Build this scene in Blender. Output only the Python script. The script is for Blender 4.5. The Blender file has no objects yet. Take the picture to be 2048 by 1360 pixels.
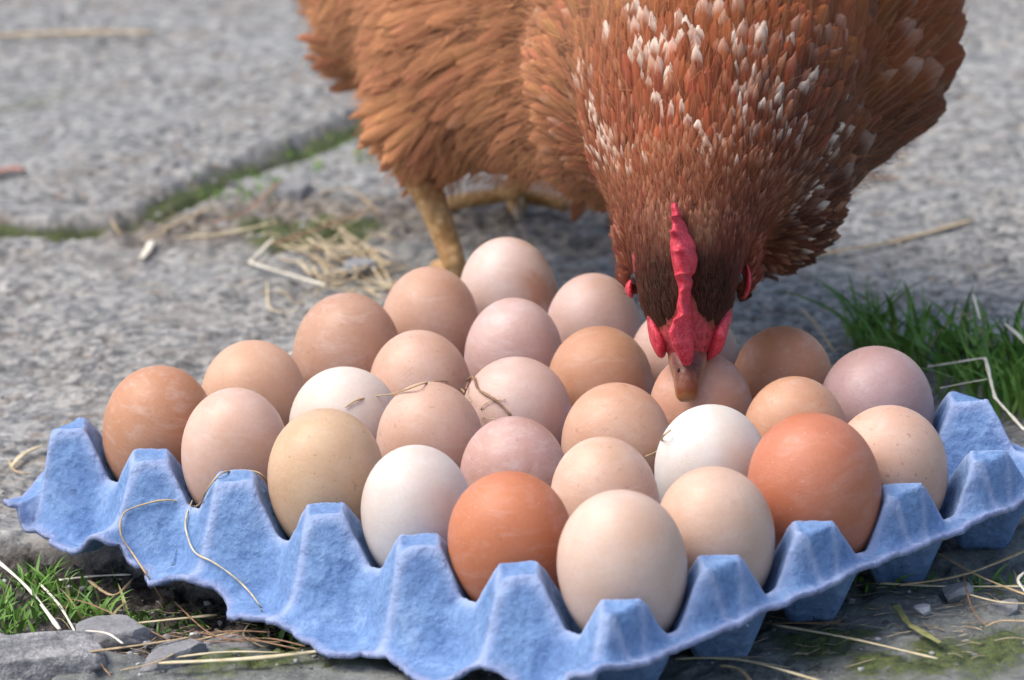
import bpy, bmesh, math, random
import numpy as np
from mathutils import Vector, Matrix
from mathutils.bvhtree import BVHTree

SC = bpy.context.scene
COL = SC.collection
rnd = random.Random(7)
rng = np.random.default_rng(11)
MM = 0.001

# ------------------------------------------------------------------ camera
FPX, PITCH, ROLL = 7896.84, math.radians(17.2549), math.radians(-2.9392)
CAM = np.array([-17.77, -1495.65, 538.28])            # millimetres
_fw = np.array([0, math.cos(PITCH), -math.sin(PITCH)])
_r = np.array([1., 0, 0]); _u = np.cross(_r, _fw)
_r2 = math.cos(ROLL) * _r + math.sin(ROLL) * _u
_u2 = -math.sin(ROLL) * _r + math.cos(ROLL) * _u
cd = bpy.data.cameras.new('camera'); cam = bpy.data.objects.new('camera', cd); COL.objects.link(cam)
cd.sensor_width = 36.0; cd.lens = FPX / 2048 * 36.0
cd.clip_start = 0.05; cd.clip_end = 500
M = Matrix(((_r2[0], _u2[0], -_fw[0]), (_r2[1], _u2[1], -_fw[1]), (_r2[2], _u2[2], -_fw[2]))).to_4x4()
M.translation = Vector(CAM * MM)
cam.matrix_world = M
cd.dof.use_dof = True; cd.dof.focus_distance = 1.545; cd.dof.aperture_fstop = 13.0
SC.camera = cam

# ------------------------------------------------------------------ sky, sun, exposure
SUN_EL, SUN_AZ = math.radians(60), math.radians(-98)   # azimuth of the sun from +Y (clockwise)
w = bpy.data.worlds.new('World'); SC.world = w; w.use_nodes = True
nt = w.node_tree; bg = nt.nodes['Background']
sky = nt.nodes.new('ShaderNodeTexSky'); sky.sky_type = 'NISHITA'; sky.sun_disc = False
sky.sun_elevation = SUN_EL; sky.sun_rotation = SUN_AZ
sky.dust_density = 3.5; sky.air_density = 1.0; sky.ozone_density = 0.9
nt.links.new(sky.outputs[0], bg.inputs[0]); bg.inputs[1].default_value = 0.115
sd = bpy.data.lights.new('sun', 'SUN'); sun = bpy.data.objects.new('sun', sd); COL.objects.link(sun)
sd.energy = 1.45; sd.angle = math.radians(42); sd.color = (1.0, 0.95, 0.885)
_sv = Vector((math.sin(SUN_AZ) * math.cos(SUN_EL), math.cos(SUN_AZ) * math.cos(SUN_EL), math.sin(SUN_EL)))
sun.rotation_euler = _sv.to_track_quat('Z', 'Y').to_euler()
SC.view_settings.view_transform = 'Standard'; SC.view_settings.look = 'None'
SC.view_settings.gamma = 1.0; SC.view_settings.exposure = 0.93
SC.view_settings.use_curve_mapping = False
SC.cycles.transparent_max_bounces = 24

# ------------------------------------------------------------------ helpers
def ray(x, y):
    return _fw + (x - 1024) / FPX * _r2 - (y - 680) / FPX * _u2
GZ = -11.5                                             # level of the paving
def G(x, y, z=GZ):                                    # a spot on the ground (mm)
    d = ray(x, y); return CAM + d * ((z - CAM[2]) / d[2])
def AY(x, y, Y):                                       # a spot at depth Y (mm)
    d = ray(x, y); return CAM + d * ((Y - CAM[1]) / d[1])

def mesh_obj(name, verts, faces, mat=None, parent=None, smooth=True, scale=MM, attrs=None, uv=None):
    me = bpy.data.meshes.new(name)
    v = np.asarray(verts, dtype=np.float64) * scale
    if isinstance(faces, np.ndarray):
        nf, k = faces.shape
        me.vertices.add(len(v)); me.vertices.foreach_set('co', v.ravel())
        me.loops.add(nf * k); me.loops.foreach_set('vertex_index', faces.ravel().astype(np.int32))
        me.polygons.add(nf)
        me.polygons.foreach_set('loop_start', np.arange(nf, dtype=np.int32) * k)
        me.polygons.foreach_set('loop_total', np.full(nf, k, dtype=np.int32))
        me.update(calc_edges=True); me.validate()
    else:
        me.from_pydata([tuple(p) for p in v], [], faces); me.update()
    if smooth:
        me.polygons.foreach_set('use_smooth', np.ones(len(me.polygons), dtype=bool))
    for an, arr in (attrs or {}).items():
        arr = np.asarray(arr, dtype=np.float32)
        if arr.ndim == 1:
            a = me.attributes.new(an, 'FLOAT', 'POINT'); a.data.foreach_set('value', arr)
        else:
            if arr.shape[1] == 3: arr = np.c_[arr, np.ones(len(arr), dtype=np.float32)]
            a = me.attributes.new(an, 'FLOAT_COLOR', 'POINT'); a.data.foreach_set('color', arr.ravel())
    if mat: me.materials.append(mat)
    o = bpy.data.objects.new(name, me); COL.objects.link(o)
    if parent: o.parent = parent
    return o
def tag(o, label=None, cat=None, group=None, kind=None):
    if label: o['label'] = label
    if cat: o['category'] = cat
    if group: o['group'] = group
    if kind: o['kind'] = kind
    return o
def empty(name, loc=(0, 0, 0)):
    o = bpy.data.objects.new(name, None); COL.objects.link(o); o.location = Vector(loc) * MM
    o.empty_display_size = 0.01
    return o
def part_of(o, root):                                  # parent keeping the world position
    o.parent = root; o.matrix_parent_inverse = Matrix.Translation(-root.location)

_tab = np.random.default_rng(5).random((256, 256, 3)).astype(np.float64)
def vnoise(x, y, ch=0):                                # smooth value noise 0..1
    xi = np.floor(x).astype(int); yi = np.floor(y).astype(int); fx = x - xi; fy = y - yi
    fx = fx * fx * (3 - 2 * fx); fy = fy * fy * (3 - 2 * fy)
    t = _tab[..., ch]; a = t[xi & 255, yi & 255]; b = t[(xi + 1) & 255, yi & 255]
    c = t[xi & 255, (yi + 1) & 255]; d = t[(xi + 1) & 255, (yi + 1) & 255]
    return (a * (1 - fx) + b * fx) * (1 - fy) + (c * (1 - fx) + d * fx) * fy
def fbm(x, y, n=4, ch=0, gain=0.5):
    s = 0; a = 1; t = 0
    for k in range(n):
        s = s + a * vnoise(x * 2 ** k + 17.3 * k, y * 2 ** k + 9.1 * k, ch); t += a; a *= gain
    return s / t
def sstep(a, b, x):
    t = np.clip((x - a) / (b - a), 0, 1); return t * t * (3 - 2 * t)
def pdist(x, y, pts):
    d = np.full(np.shape(x), 1e9)
    for (x0, y0), (x1, y1) in zip(pts[:-1], pts[1:]):
        vx, vy = x1 - x0, y1 - y0; t = np.clip(((x - x0) * vx + (y - y0) * vy) / (vx * vx + vy * vy), 0, 1)
        d = np.minimum(d, np.hypot(x - x0 - t * vx, y - y0 - t * vy))
    return d
def side(x, y, pts):                                   # >0 on the far side of a left-to-right polyline
    xs = [p[0] for p in pts]; ys = [p[1] for p in pts]
    return y - np.interp(x, xs, ys)

class Nt:                                              # tiny node helper
    def __init__(s, name, rough=0.8, spec=0.3):
        s.m = bpy.data.materials.new(name); s.m.use_nodes = True; s.t = s.m.node_tree
        s.b = s.t.nodes['Principled BSDF']; s.b.inputs['Roughness'].default_value = rough
        s.b.inputs['Specular IOR Level'].default_value = spec
        s.co = s.t.nodes.new('ShaderNodeTexCoord')
    def n(s, typ, **kw):
        nd = s.t.nodes.new(typ)
        for k, v in kw.items(): setattr(nd, k, v)
        return nd
    def l(s, a, b): s.t.links.new(a, b)
    def noise(s, scale, detail=4, rough=0.55, dist=0.0, coord=None):
        nd = s.n('ShaderNodeTexNoise'); nd.inputs['Scale'].default_value = scale
        nd.inputs['Detail'].default_value = detail; nd.inputs['Roughness'].default_value = rough
        nd.inputs['Distortion'].default_value = dist
        s.l(coord or s.co.outputs['Object'], nd.inputs['Vector']); return nd.outputs['Fac']
    def vor(s, scale, feature='F1', coord=None, out='Distance'):
        nd = s.n('ShaderNodeTexVoronoi'); nd.feature = feature; nd.inputs['Scale'].default_value = scale
        s.l(coord or s.co.outputs['Object'], nd.inputs['Vector']); return nd.outputs[out]
    def ramp(s, fac, stops):
        nd = s.n('ShaderNodeValToRGB'); e = nd.color_ramp.elements
        while len(e) < len(stops): e.new(0.5)
        for el, (p, c) in zip(e, stops):
            el.position = p; el.color = (*c, 1) if not isinstance(c, (int, float)) else (c, c, c, 1)
        s.l(fac, nd.inputs[0]); return nd.outputs[0]
    def mix(s, fac, a, b, mode='MIX'):
        nd = s.n('ShaderNodeMix'); nd.data_type = 'RGBA'; nd.blend_type = mode
        for sock, v in ((nd.inputs[0], fac), (nd.inputs[6], a), (nd.inputs[7], b)):
            if isinstance(v, (int, float)): sock.default_value = v
            elif isinstance(v, tuple): sock.default_value = (*v, 1)
            else: s.l(v, sock)
        return nd.outputs[2]
    def math(s, op, a, b=0.0, clamp=False):
        nd = s.n('ShaderNodeMath'); nd.operation = op; nd.use_clamp = clamp
        for sock, v in ((nd.inputs[0], a), (nd.inputs[1], b)):
            if isinstance(v, (int, float)): sock.default_value = v
            else: s.l(v, sock)
        return nd.outputs[0]
    def attr(s, name, out='Fac'):
        nd = s.n('ShaderNodeAttribute'); nd.attribute_name = name; return nd.outputs[out]
    def bump(s, h, dist, strength=1.0, normal=None):
        nd = s.n('ShaderNodeBump'); nd.inputs['Distance'].default_value = dist
        nd.inputs['Strength'].default_value = strength; s.l(h, nd.inputs['Height'])
        if normal: s.l(normal, nd.inputs['Normal'])
        s.l(nd.outputs[0], s.b.inputs['Normal']); return nd.outputs[0]
    def col(s, c):
        if isinstance(c, tuple): s.b.inputs['Base Color'].default_value = (*c, 1)
        else: s.l(c, s.b.inputs['Base Color'])
    def sss(s, wgt, radius, scale):
        s.b.inputs['Subsurface Weight'].default_value = wgt
        s.b.inputs['Subsurface Radius'].default_value = radius
        s.b.inputs['Subsurface Scale'].default_value = scale

# ------------------------------------------------------------------ GROUND
JOINT = [tuple(G(x, y)[:2]) for x, y in ((-700, 480), (-200, 470), (0, 464), (110, 462), (210, 452), (300, 432), (360, 398), (420, 366), (500, 330), (600, 298), (690, 262), (760, 222), (900, 180), (1300, 120))]
SOIL = [tuple(G(x, y)[:2]) for x, y in ((-900, 980), (-200, 1120), (60, 1165), (300, 1225), (520, 1255), (800, 1290), (1250, 1330))]
SOIL_R = [tuple(G(x, y)[:2]) for x, y in ((1250, 1330), (1500, 1230), (1750, 1170), (1950, 1110), (2150, 1040), (2700, 820))]
NEAR = [tuple(G(x, y)[:2]) for x, y in ((-900, 1190), (-100, 1290), (60, 1330), (200, 1318), (420, 1302), (700, 1290), (900, 1290), (1250, 1270), (1500, 1190), (1750, 1130), (1950, 1080), (2150, 1010), (2700, 780))]
DEBRIS = [tuple(G(x, y)[:2]) for x, y in ((330, 450), (470, 430), (600, 440), (700, 440), (850, 440), (1000, 450), (1150, 470))]
MOSSP = [(G(625, 466), 34, 1.4), (G(560, 450), 22, 1.1), (G(470, 425), 12, .7), (G(700, 470), 12, .5), (G(60, 215), 30, .5), (G(130, 190), 26, .35),
         (G(20, 170), 34, .3), (G(1240, 560), 10, .3), (G(1660, 1290), 26, .7), (G(1900, 1330), 30, .8), (G(1780, 1340), 22, .8), (G(2000, 1260), 18, .5), (G(2010, 1300), 24, .7),
         (G(560, 1330), 24, .7), (G(430, 1340), 20, .8), (G(700, 1330), 24, .5), (G(1750, 1230), 20, .4), (G(1500, 1260), 18, .4)]
def ground_fields(x, y):
    wob = (fbm(x / 22, y / 22, 4, 1) - .5) * 14
    dj = pdist(x, y, JOINT) + wob * .6
    sj = side(x, y, JOINT) + wob * .6
    h = (fbm(x / 90, y / 90, 3, 0) - .5) * 7 + (fbm(x / 16, y / 16, 3, 1) - .5) * 2.6
    h += (fbm(x / 4.2, y / 4.2, 3, 2) - .5) * 1.3 + (fbm(x / 1.9, y / 1.9, 2, 0) - .5) * .7
    pit = fbm(x / 11 + 40, y / 11, 4, 2); h -= 2.2 * sstep(.60, .72, pit)
    far = sstep(-4, 8, sj)
    h += far * 4.5
    groove = 1 - sstep(2, 14, dj + (fbm(x / 40, y / 40, 2, 2) - .5) * 14)
    h -= groove * 8
    dd = pdist(x, y, DEBRIS) + wob
    deb = (1 - sstep(18, 62, dd)) * (1 - far)
    h += deb * (fbm(x / 9, y / 9, 3, 2) - .62) * 12
    sn = side(x, y, NEAR) + wob * .7                     # <0: the near mossy slab
    near = 1 - sstep(-5, 3, sn)
    ds = np.minimum(pdist(x, y, SOIL) - 40, pdist(x, y, SOIL_R) - 22) + wob
    soil = (1 - sstep(-4, 8, ds)) * (1 - near)
    soilc = np.maximum(soil, .8 * groove)
    h += soil * (-7 + (fbm(x / 8, y / 8, 3, 1) - .5) * 11 + (fbm(x / 3, y / 3, 2, 2) - .5) * 4)
    h += near * (1.5 + (fbm(x / 30, y / 30, 2, 2) - .5) * 5)
    moss = groove * (.12 + 1.1 * fbm(x / 16, y / 16, 3, 0)); soil_j = groove
    for c, r, a in MOSSP:
        moss = np.maximum(moss, a * np.exp(-((x - c[0]) ** 2 + (y - c[1]) ** 2) / r ** 2) * (.35 + 1.2 * fbm(x / 8, y / 8, 3, 2)))
    moss = np.maximum(moss, near * .30 * sstep(.35, .7, fbm(x / 25, y / 25, 4, 1)))
    h += sstep(.3, .9, moss) * (fbm(x / 2.2, y / 2.2, 2, 1)) * 2.2
    h -= 1.5 * (1 - sstep(150, 220, np.hypot(x, y)))
    return h + GZ, moss, soilc, near, deb
def axis_coords(lo, hi, step, far, grow):
    c = list(np.arange(lo, hi, step)); s = step
    a = c[-1]
    while a < far: s *= grow; a += s; c.append(a)
    s = step; a = c[0]; pre = []
    while a > -far: s *= grow; a -= s; pre.append(a)
    return np.array(pre[::-1] + c)
gx = axis_coords(-330, 330, 1.5, 60000, 1.06)
ys = [-260.]
while ys[-1] < 60000: ys.append(ys[-1] + max(1.45, 1.45 + (ys[-1] - 50) * .0022 if ys[-1] > 50 else 1.45) * (1 if ys[-1] < 1100 else 1 + (ys[-1] - 1100) / 120))
pre = []; a = -260.; s_ = 1.5
while a > -60000: s_ *= 1.08; a -= s_; pre.append(a)
gy = np.array(pre[::-1] + ys)
X, Y = np.meshgrid(gx, gy, indexing='xy')
Hh, moss, soil, near, deb = ground_fields(X, Y)
ny, nx = X.shape
idx = np.arange(nx * ny).reshape(ny, nx)
quads = np.stack([idx[:-1, :-1], idx[:-1, 1:], idx[1:, 1:], idx[1:, :-1]], -1).reshape(-1, 4)

g = Nt('stone_paving', .74, .5)
n1 = g.noise(120, 5, .62); n2 = g.noise(290, 5, .75); n3 = g.noise(9, 3); nb = g.noise(900, 3, .7)
c = g.ramp(n1, [(0.34, (.095, .098, .100)), (.46, (.225, .225, .220)), (.55, (.36, .355, .34)), (.68, (.55, .54, .51))])
c = g.mix(.85, c, g.ramp(n2, [(.34, (.08, .08, .09)), (.46, (.40, .40, .41)), (.56, (.58, .57, .55)), (.68, (.97, .94, .88))]), 'OVERLAY')
c = g.mix(g.ramp(g.vor(210, out='Color'), [(.66, 0.), (.72, .60)]), c, (.52, .49, .445))
c = g.mix(g.ramp(g.vor(300, out='Color'), [(.80, 0.), (.84, .8)]), c, (.075, .08, .09))
c = g.mix(g.ramp(g.vor(160, out='Color'), [(.84, 0.), (.90, .6)]), c, (.33, .235, .165))
c = g.mix(g.ramp(g.noise(24, 5, .65), [(.50, 0.), (.68, .55)]), c, (.235, .20, .165))
c = g.mix(g.ramp(g.noise(14, 5, .7, .8), [(.56, 0.), (.70, .45)]), c, (.11, .115, .12))
c = g.mix(g.ramp(n3, [(.45, 0.), (.7, .35)]), c, (.38, .40, .41))
c = g.mix(1.0, c, (.95, .955, .945), 'MULTIPLY')
nearc = g.mix(g.ramp(n2, [(.35, 0.), (.65, 1.)]), (.055, .063, .055), (.23, .245, .225))
nearc = g.mix(g.ramp(g.noise(30, 5, .65), [(.45, 0.), (.65, .8)]), nearc, (.30, .315, .30))
c = g.mix(g.math('MULTIPLY', g.attr('near'), .85), c, nearc)
soilc = g.mix(g.ramp(n2, [(.4, 0.), (.62, 1.)]), (.022, .019, .016), (.12, .10, .085))
c = g.mix(g.math('MULTIPLY', g.attr('soil'), 1.0, True), c, soilc)
debc = g.mix(g.ramp(n1, [(.4, 0.), (.62, 1.)]), (.10, .085, .07), (.34, .29, .235))
c = g.mix(g.math('MULTIPLY', g.attr('debris'), .85, True), c, debc)
mossc = g.mix(g.ramp(n2, [(.35, 0.), (.65, 1.)]), (.018, .032, .010), (.13, .165, .035))
mfac = g.ramp(g.math('ADD', g.attr('moss'), g.math('MULTIPLY', g.math('SUBTRACT', n2, .5), .7)), [(.33, 0.), (.62, .95)])
c = g.mix(mfac, c, mossc)
g.col(c)
hb = g.math('ADD', g.math('MULTIPLY', n2, .9), g.math('MULTIPLY', nb, .35))
g.bump(hb, .0030, .85)
ground = mesh_obj('ground', np.stack([X, Y, Hh], -1).reshape(-1, 3), quads, g.m,
                  attrs={'moss': moss.ravel(), 'soil': soil.ravel(), 'near': near.ravel(), 'debris': deb.ravel()})
tag(ground, kind='structure')
def gh(x, y):
    return float(ground_fields(np.array([float(x)]), np.array([float(y)]))[0][0])

# ------------------------------------------------------------------ EGG TRAY
PX, PY = 52.8907, 50.1754
EX = np.array([0.68092, -0.73235]); EY = np.array([0.73235, 0.68092]); O0 = np.array([-163.5286, 28.5056])
def L2W(u, v): return O0[0] + u * EX[0] + v * EY[0], O0[1] + u * EX[1] + v * EY[1]
def smax(a, b, k):
    h = np.clip(.5 + .5 * (a - b) / k, 0, 1); return b * (1 - h) + a * h + k * h * (1 - h)
def tray_h(u, v):
    cu = (u / PX + .5) % 1 - .5; cv = (v / PY + .5) % 1 - .5            # offset from the cell centre
    r = np.hypot(cu * 51.5, cv * 51.5)
    bowl = np.interp(r, [0, 9.0, 10.5, 13, 18, 22.5, 26, 30], [-10.3, -10.3, -9.6, -3.5, 9, 16.5, 19.6, 20.4])
    bowl = bowl + 14.2 * np.exp(-(r / 5.2) ** 4)                         # the stub in the cup's floor that carries the egg
    qu = ((u / PX) % 1 - .5) * 51.5; qv = ((v / PY) % 1 - .5) * 51.5    # offset from the peg
    l1 = np.sqrt(np.abs(qu) ** 2 + .6) + np.sqrt(np.abs(qv) ** 2 + .6)
    top = 37.0 + .6 * (vnoise(np.round(u / PX + .5) * 3.7 + 9, np.round(v / PY + .5) * 5.1 + 4) - .5) * 5
    d = l1 - 10.5
    peg = top - np.where(d < 0, 0.02 * np.abs(d), 1.52 * d)
    peg = peg - 1.1 * np.exp(-((d - 1.8) / 1.3) ** 2) * 0
    rg = np.minimum(np.abs(qu), np.abs(qv))                             # ridge crests run to the saddles
    peg = peg + 1.3 * np.exp(-(rg / 1.5) ** 2) * sstep(0, 3, d) + .5 * np.exp(-((d + 1.2) / 1.1) ** 2)
    z = smax(peg, bowl, .7)
    return z
nu, nv = 330, 300
us = np.linspace(-.5 * PX - 11, 5.5 * PX + 9.5, nu); ts = np.linspace(0, 1, nv)
vt = -PY * 1.0 - 4.5 + 5.5 * (fbm(us / 19, us * 0 + 3, 2, 1) - .5) * 2 + 1.0 * (vnoise(us / 3.1, us * 0 + 8) - .5) + 2.4 * np.round(vnoise(us / 24, us * 0 + 21) * 2)
vt += -3.5 * np.sin(us / PX * 2 * np.pi) * (us > 0)
vend = 4.5 * PY + 9 + 1.6 * (fbm(us / 6, us * 0 + 31, 3, 2) - .5)
V = vt[None, :] + (vend - vt)[None, :] * ts[:, None]
U = np.repeat(us[None, :], nv, 0).copy()
eu = 1.5 * (fbm(V / 7, V * 0 + 5, 3, 1) - .5) + .3 * (vnoise(V / 1.9, V * 0 + 2) - .5) + 1.6 * (vnoise(V / 13., V * 0 + 12) - .5)
U += eu * (sstep(5.5 * PX + 2, 5.5 * PX + 9, U) - sstep(-.5 * PX - 2, -.5 * PX - 10, U)) * 1.4
Z = tray_h(U, V)
outer = sstep(-.62 * PY, -1.0 * PY, V)                                  # ridges of the torn half-cups sag
zl = 2.0 + 6.5 * np.exp(-((U / PX - .5) / .16) ** 2) + 5 * np.exp(-((U / PX - 4.5) / .16) ** 2) + 3 * np.sin(U / 37.)
cellw = np.cos(2 * np.pi * U / PX) * .5 + .5                            # 1 at a cup's middle, 0 on a ridge
zl = zl * (1 - cellw) + (-1.5) * cellw
Zo = np.maximum(Z, -1.8 + 1.5 * fbm(U / 9, V / 9, 2, 0))
Z = np.where(V < -.5 * PY, Zo * (1 - outer) + np.minimum(zl, Zo + 2) * outer, Z)
RIMZ = 18.5
def rim(Z, d):                                                           # outside the last row of pegs: down to a lip
    t = sstep(1.5, 6.5, d)
    target = RIMZ + 1.2 * (fbm(U / 9, V / 9, 2, 2) - .5)
    return np.where(d > 0, np.where(Z > target, Z * (1 - t) + target * t, Z + (target - Z) * sstep(0.2, 2.0, d)), Z)
torn = sstep(-.55 * PY, -.9 * PY, V)
for d in (U - 5.5 * PX, V - 4.5 * PY):
    Z = rim(Z, d)
dl = -.5 * PX - U
Z = np.where(dl > 0, rim(Z, dl) * (1 - torn * .45) , Z)
corner = sstep(4.2 * PX, 5.6 * PX, U) * torn
Z += corner * 3
Z += (fbm(U / 9, V / 9, 3, 0) - .5) * 2.0 + (fbm(U / 3.2, V / 3.2, 2, 1) - .5) * .35
Z += 0.4                                                                # rests on the stone
Z += 2.5 * sstep(4.2 * PX, 6 * PX, U) * 0
XW, YW = L2W(U, V)
XW += (fbm(U / 8, V / 8, 3, 1) - .5) * 1.6; YW += (fbm(U / 8, V / 8, 3, 2) - .5) * 1.6
idx = np.arange(nu * nv).reshape(nv, nu)
quads = np.stack([idx[:-1, :-1], idx[:-1, 1:], idx[1:, 1:], idx[1:, :-1]], -1).reshape(-1, 4)
edge = np.minimum(np.minimum(np.minimum(idx % nu, nu - 1 - idx % nu), idx // nu), nv - 1 - idx // nu)
edgef = np.clip(1 - edge / 4.0, 0, 1)
p = Nt('blue_pulp', .93, .18)
a1 = p.noise(60, 5, .6); a2 = p.noise(420, 4, .7); a3 = p.noise(1600, 3, .7)
c = p.ramp(a1, [(.3, (.125, .22, .43)), (.55, (.17, .285, .51)), (.75, (.255, .375, .585))])
c = p.mix(.55, c, p.ramp(a2, [(.3, (.30, .33, .38)), (.5, (.5, .5, .5)), (.72, (.72, .70, .66))]), 'OVERLAY')
c = p.mix(p.ramp(a3, [(.60, 0.), (.74, .18)]), c, (.46, .50, .70))
c = p.mix(p.ramp(p.noise(38, 5, .7, .5), [(.56, 0.), (.72, .30)]), c, (.115, .17, .36))
ef = p.math('MULTIPLY', p.attr('edge'), p.ramp(a2, [(.3, .25), (.6, 1.)]))
c = p.mix(p.math('MULTIPLY', ef, .7), c, (.36, .36, .52))
c = p.mix(p.math('MULTIPLY', p.attr('crest'), .55), c, (.44, .51, .73))
c = p.mix(p.ramp(p.noise(170, 2, .5), [(.70, 0.), (.76, .5)]), c, (.08, .10, .22))
p.col(c)
weave = p.n('ShaderNodeTexWave'); weave.inputs['Scale'].default_value = 420; weave.inputs['Distortion'].default_value = 3.0
mp = p.n('ShaderNodeMapping'); mp.inputs['Rotation'].default_value = (.4, .7, .5); p.l(p.co.outputs['Object'], mp.inputs[0]); p.l(mp.outputs[0], weave.inputs[0])
hh = p.math('ADD', p.math('MULTIPLY', a2, 1.0), p.math('MULTIPLY', a3, .55))
hh = p.math('ADD', hh, p.math('MULTIPLY', weave.outputs[1], .12))
p.bump(p.math('ADD', p.math('MULTIPLY', hh, .42), p.math('MULTIPLY', p.noise(120, 3, .5), 2.6)), .0018, .66)
qu = ((U / PX) % 1 - .5) * 51.5; qv = ((V / PY) % 1 - .5) * 51.5
crest = np.exp(-(np.minimum(np.abs(qu), np.abs(qv)) / 2.2) ** 2) * (np.abs(qu) + np.abs(qv) > 9) + np.exp(-((np.abs(qu) + np.abs(qv) - 10.5) / 1.6) ** 2)
tray = mesh_obj('egg_tray', np.stack([XW, YW, Z], -1).reshape(-1, 3), quads, p.m, attrs={'edge': edgef.ravel(), 'crest': np.clip(crest, 0, 1).ravel()})
so = tray.modifiers.new('thickness', 'SOLIDIFY'); so.thickness = .0021; so.offset = -1
tag(tray, 'blue moulded pulp egg tray with a torn front edge, holding the eggs', 'egg tray')
# torn fibres along the ragged rim
fv, ff = [], []
def fibre(base, d, L, wdt):
    d = d / (np.linalg.norm(d) + 1e-9); s = np.cross(d, rng.normal(size=3)); s /= np.linalg.norm(s) + 1e-9
    k = len(fv); m = base + d * L * .5 + rng.normal(size=3) * L * .12; e = base + d * L + rng.normal(size=3) * L * .25
    fv.extend([base - s * wdt, base + s * wdt, m + s * wdt * .8, m - s * wdt * .8, e]); ff.extend([(k, k + 1, k + 2, k + 3), (k + 3, k + 2, k + 4)])
P3 = np.stack([XW, YW, Z], -1)
for k in range(380):
    if rng.random() < .55: j = rng.integers(0, nu); b = P3[0, j]; d = P3[0, j] - P3[2, j]
    elif rng.random() < .8: j = rng.integers(0, nv); b = P3[j, -1]; d = P3[j, -1] - P3[j, -3]
    else: j = rng.integers(0, nv); b = P3[j, 0]; d = P3[j, 0] - P3[j, 2]
    b = b + rng.normal(size=3) * .3 - np.array([0, 0, rng.random() * 1.8])
    fibre(b, d / np.linalg.norm(d) + rng.normal(size=3) * .55, rng.uniform(.4, 1.3), rng.uniform(.06, .14))
fb = Nt('pulp_fibre', .95, .1); fb.col((.27, .34, .60))
o = mesh_obj('torn_fibres', np.array(fv), ff, fb.m); o['kind'] = 'stuff'; o.parent = tray

# ------------------------------------------------------------------ EGGS
EGGS = {}
_E = """A1 -0.4 22.4 28.3|A2 -2.7 21.3 28.9|A3 -1.1 22.7 29.9|A4 -1.8 21.1 28.1|A5 -2.6 23.2 28.5|A6 1.2 23.5 30.7|B6 0.1 22.0 28.3|C6 3.1 25.1 31.9|D6 -1.4 22.0 26.9
B1 0.3 21.9 27.3|B2 3.1 22.6 26.6|B3 2.2 21.4 28.8|B4 -1.0 21.1 27.1|B5 -3.0 20.7 28.6|C1 1.8 23.2 31.5|C2 -2.3 21.4 28.4|C3 0.9 22.4 27.6|C4 3.1 21.8 27.3|C5 2.2 22.0 28.2
D1 0.2 21.5 30.9|D2 -0.3 21.0 29.2|D3 -1.1 22.0 27.9|D4 2.2 21.1 27.4|D5 0.5 20.8 27.5|E1 -1.4 21.9 31.0|E2 -2.3 20.7 28.7|E3 -1.1 23.1 26.3|E4 0.8 21.0 26.6|E5 0.2 22.8 27.4"""
for tok in _E.replace('\n', '|').split('|'):
    n_, dx_, a_, h_ = tok.split(); EGGS[n_] = (float(dx_), float(a_), float(h_))
ECOL = {  # shell colour (linear), speckle, bloom
 'A1': ((.50, .245, .135), .5, .25), 'A2': ((.65, .43, .33), .1, .15), 'A3': ((.60, .40, .245), .8, .05), 'A4': ((.68, .60, .54), .05, .0),
 'A5': ((.54, .19, .088), .3, .1), 'A6': ((.66, .475, .37), .05, .1), 'B6': ((.64, .435, .32), .3, .1), 'C6': ((.52, .185, .098), .15, .05), 'D6': ((.63, .40, .29), 1., .1),
 'B1': ((.60, .36, .235), .2, .05), 'B2': ((.70, .595, .51), .05, .05), 'B3': ((.60, .385, .285), .5, .1), 'B4': ((.51, .305, .25), .5, .35), 'B5': ((.66, .44, .32), .6, .2),
 'C1': ((.50, .295, .20), .5, .25), 'C2': ((.61, .39, .285), .6, .15), 'C3': ((.59, .41, .335), .2, .2), 'C4': ((.60, .36, .24), .6, .1), 'C5': ((.70, .645, .58), .05, .0),
 'D1': ((.55, .335, .235), .2, .1), 'D2': ((.57, .385, .335), .1, .3), 'D3': ((.51, .27, .16), .2, .1), 'D4': ((.55, .30, .20), .4, .15), 'D5': ((.56, .31, .19), .8, .1),
 'E1': ((.61, .455, .385), .1, .2), 'E2': ((.58, .415, .36), .1, .1), 'E3': ((.54, .36, .29), .1, .1), 'E4': ((.48, .22, .115), .2, .1), 'E5': ((.44, .285, .265), .1, .08)}
TILT = {'A1': (13, 0), 'A2': (5, 0), 'A3': (2, 1), 'A4': (2, 0), 'A5': (-2, 2), 'A6': (-3, 0), 'B6': (-5, 0), 'C6': (-6, 0), 'D6': (-7, 3), 'B1': (6, 2), 'B2': (7, 0),
        'B3': (3, 0), 'B5': (-4, 2), 'C1': (6, 0), 'C2': (-4, 0), 'C3': (-3, 0), 'C4': (3, 0), 'C5': (4, 0), 'D1': (4, 0), 'D2': (3, 0), 'E1': (-4, 0), 'E2': (3, 0), 'E5': (-8, 0), 'E4': (4, 0), 'D5': (3, 0)}
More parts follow.
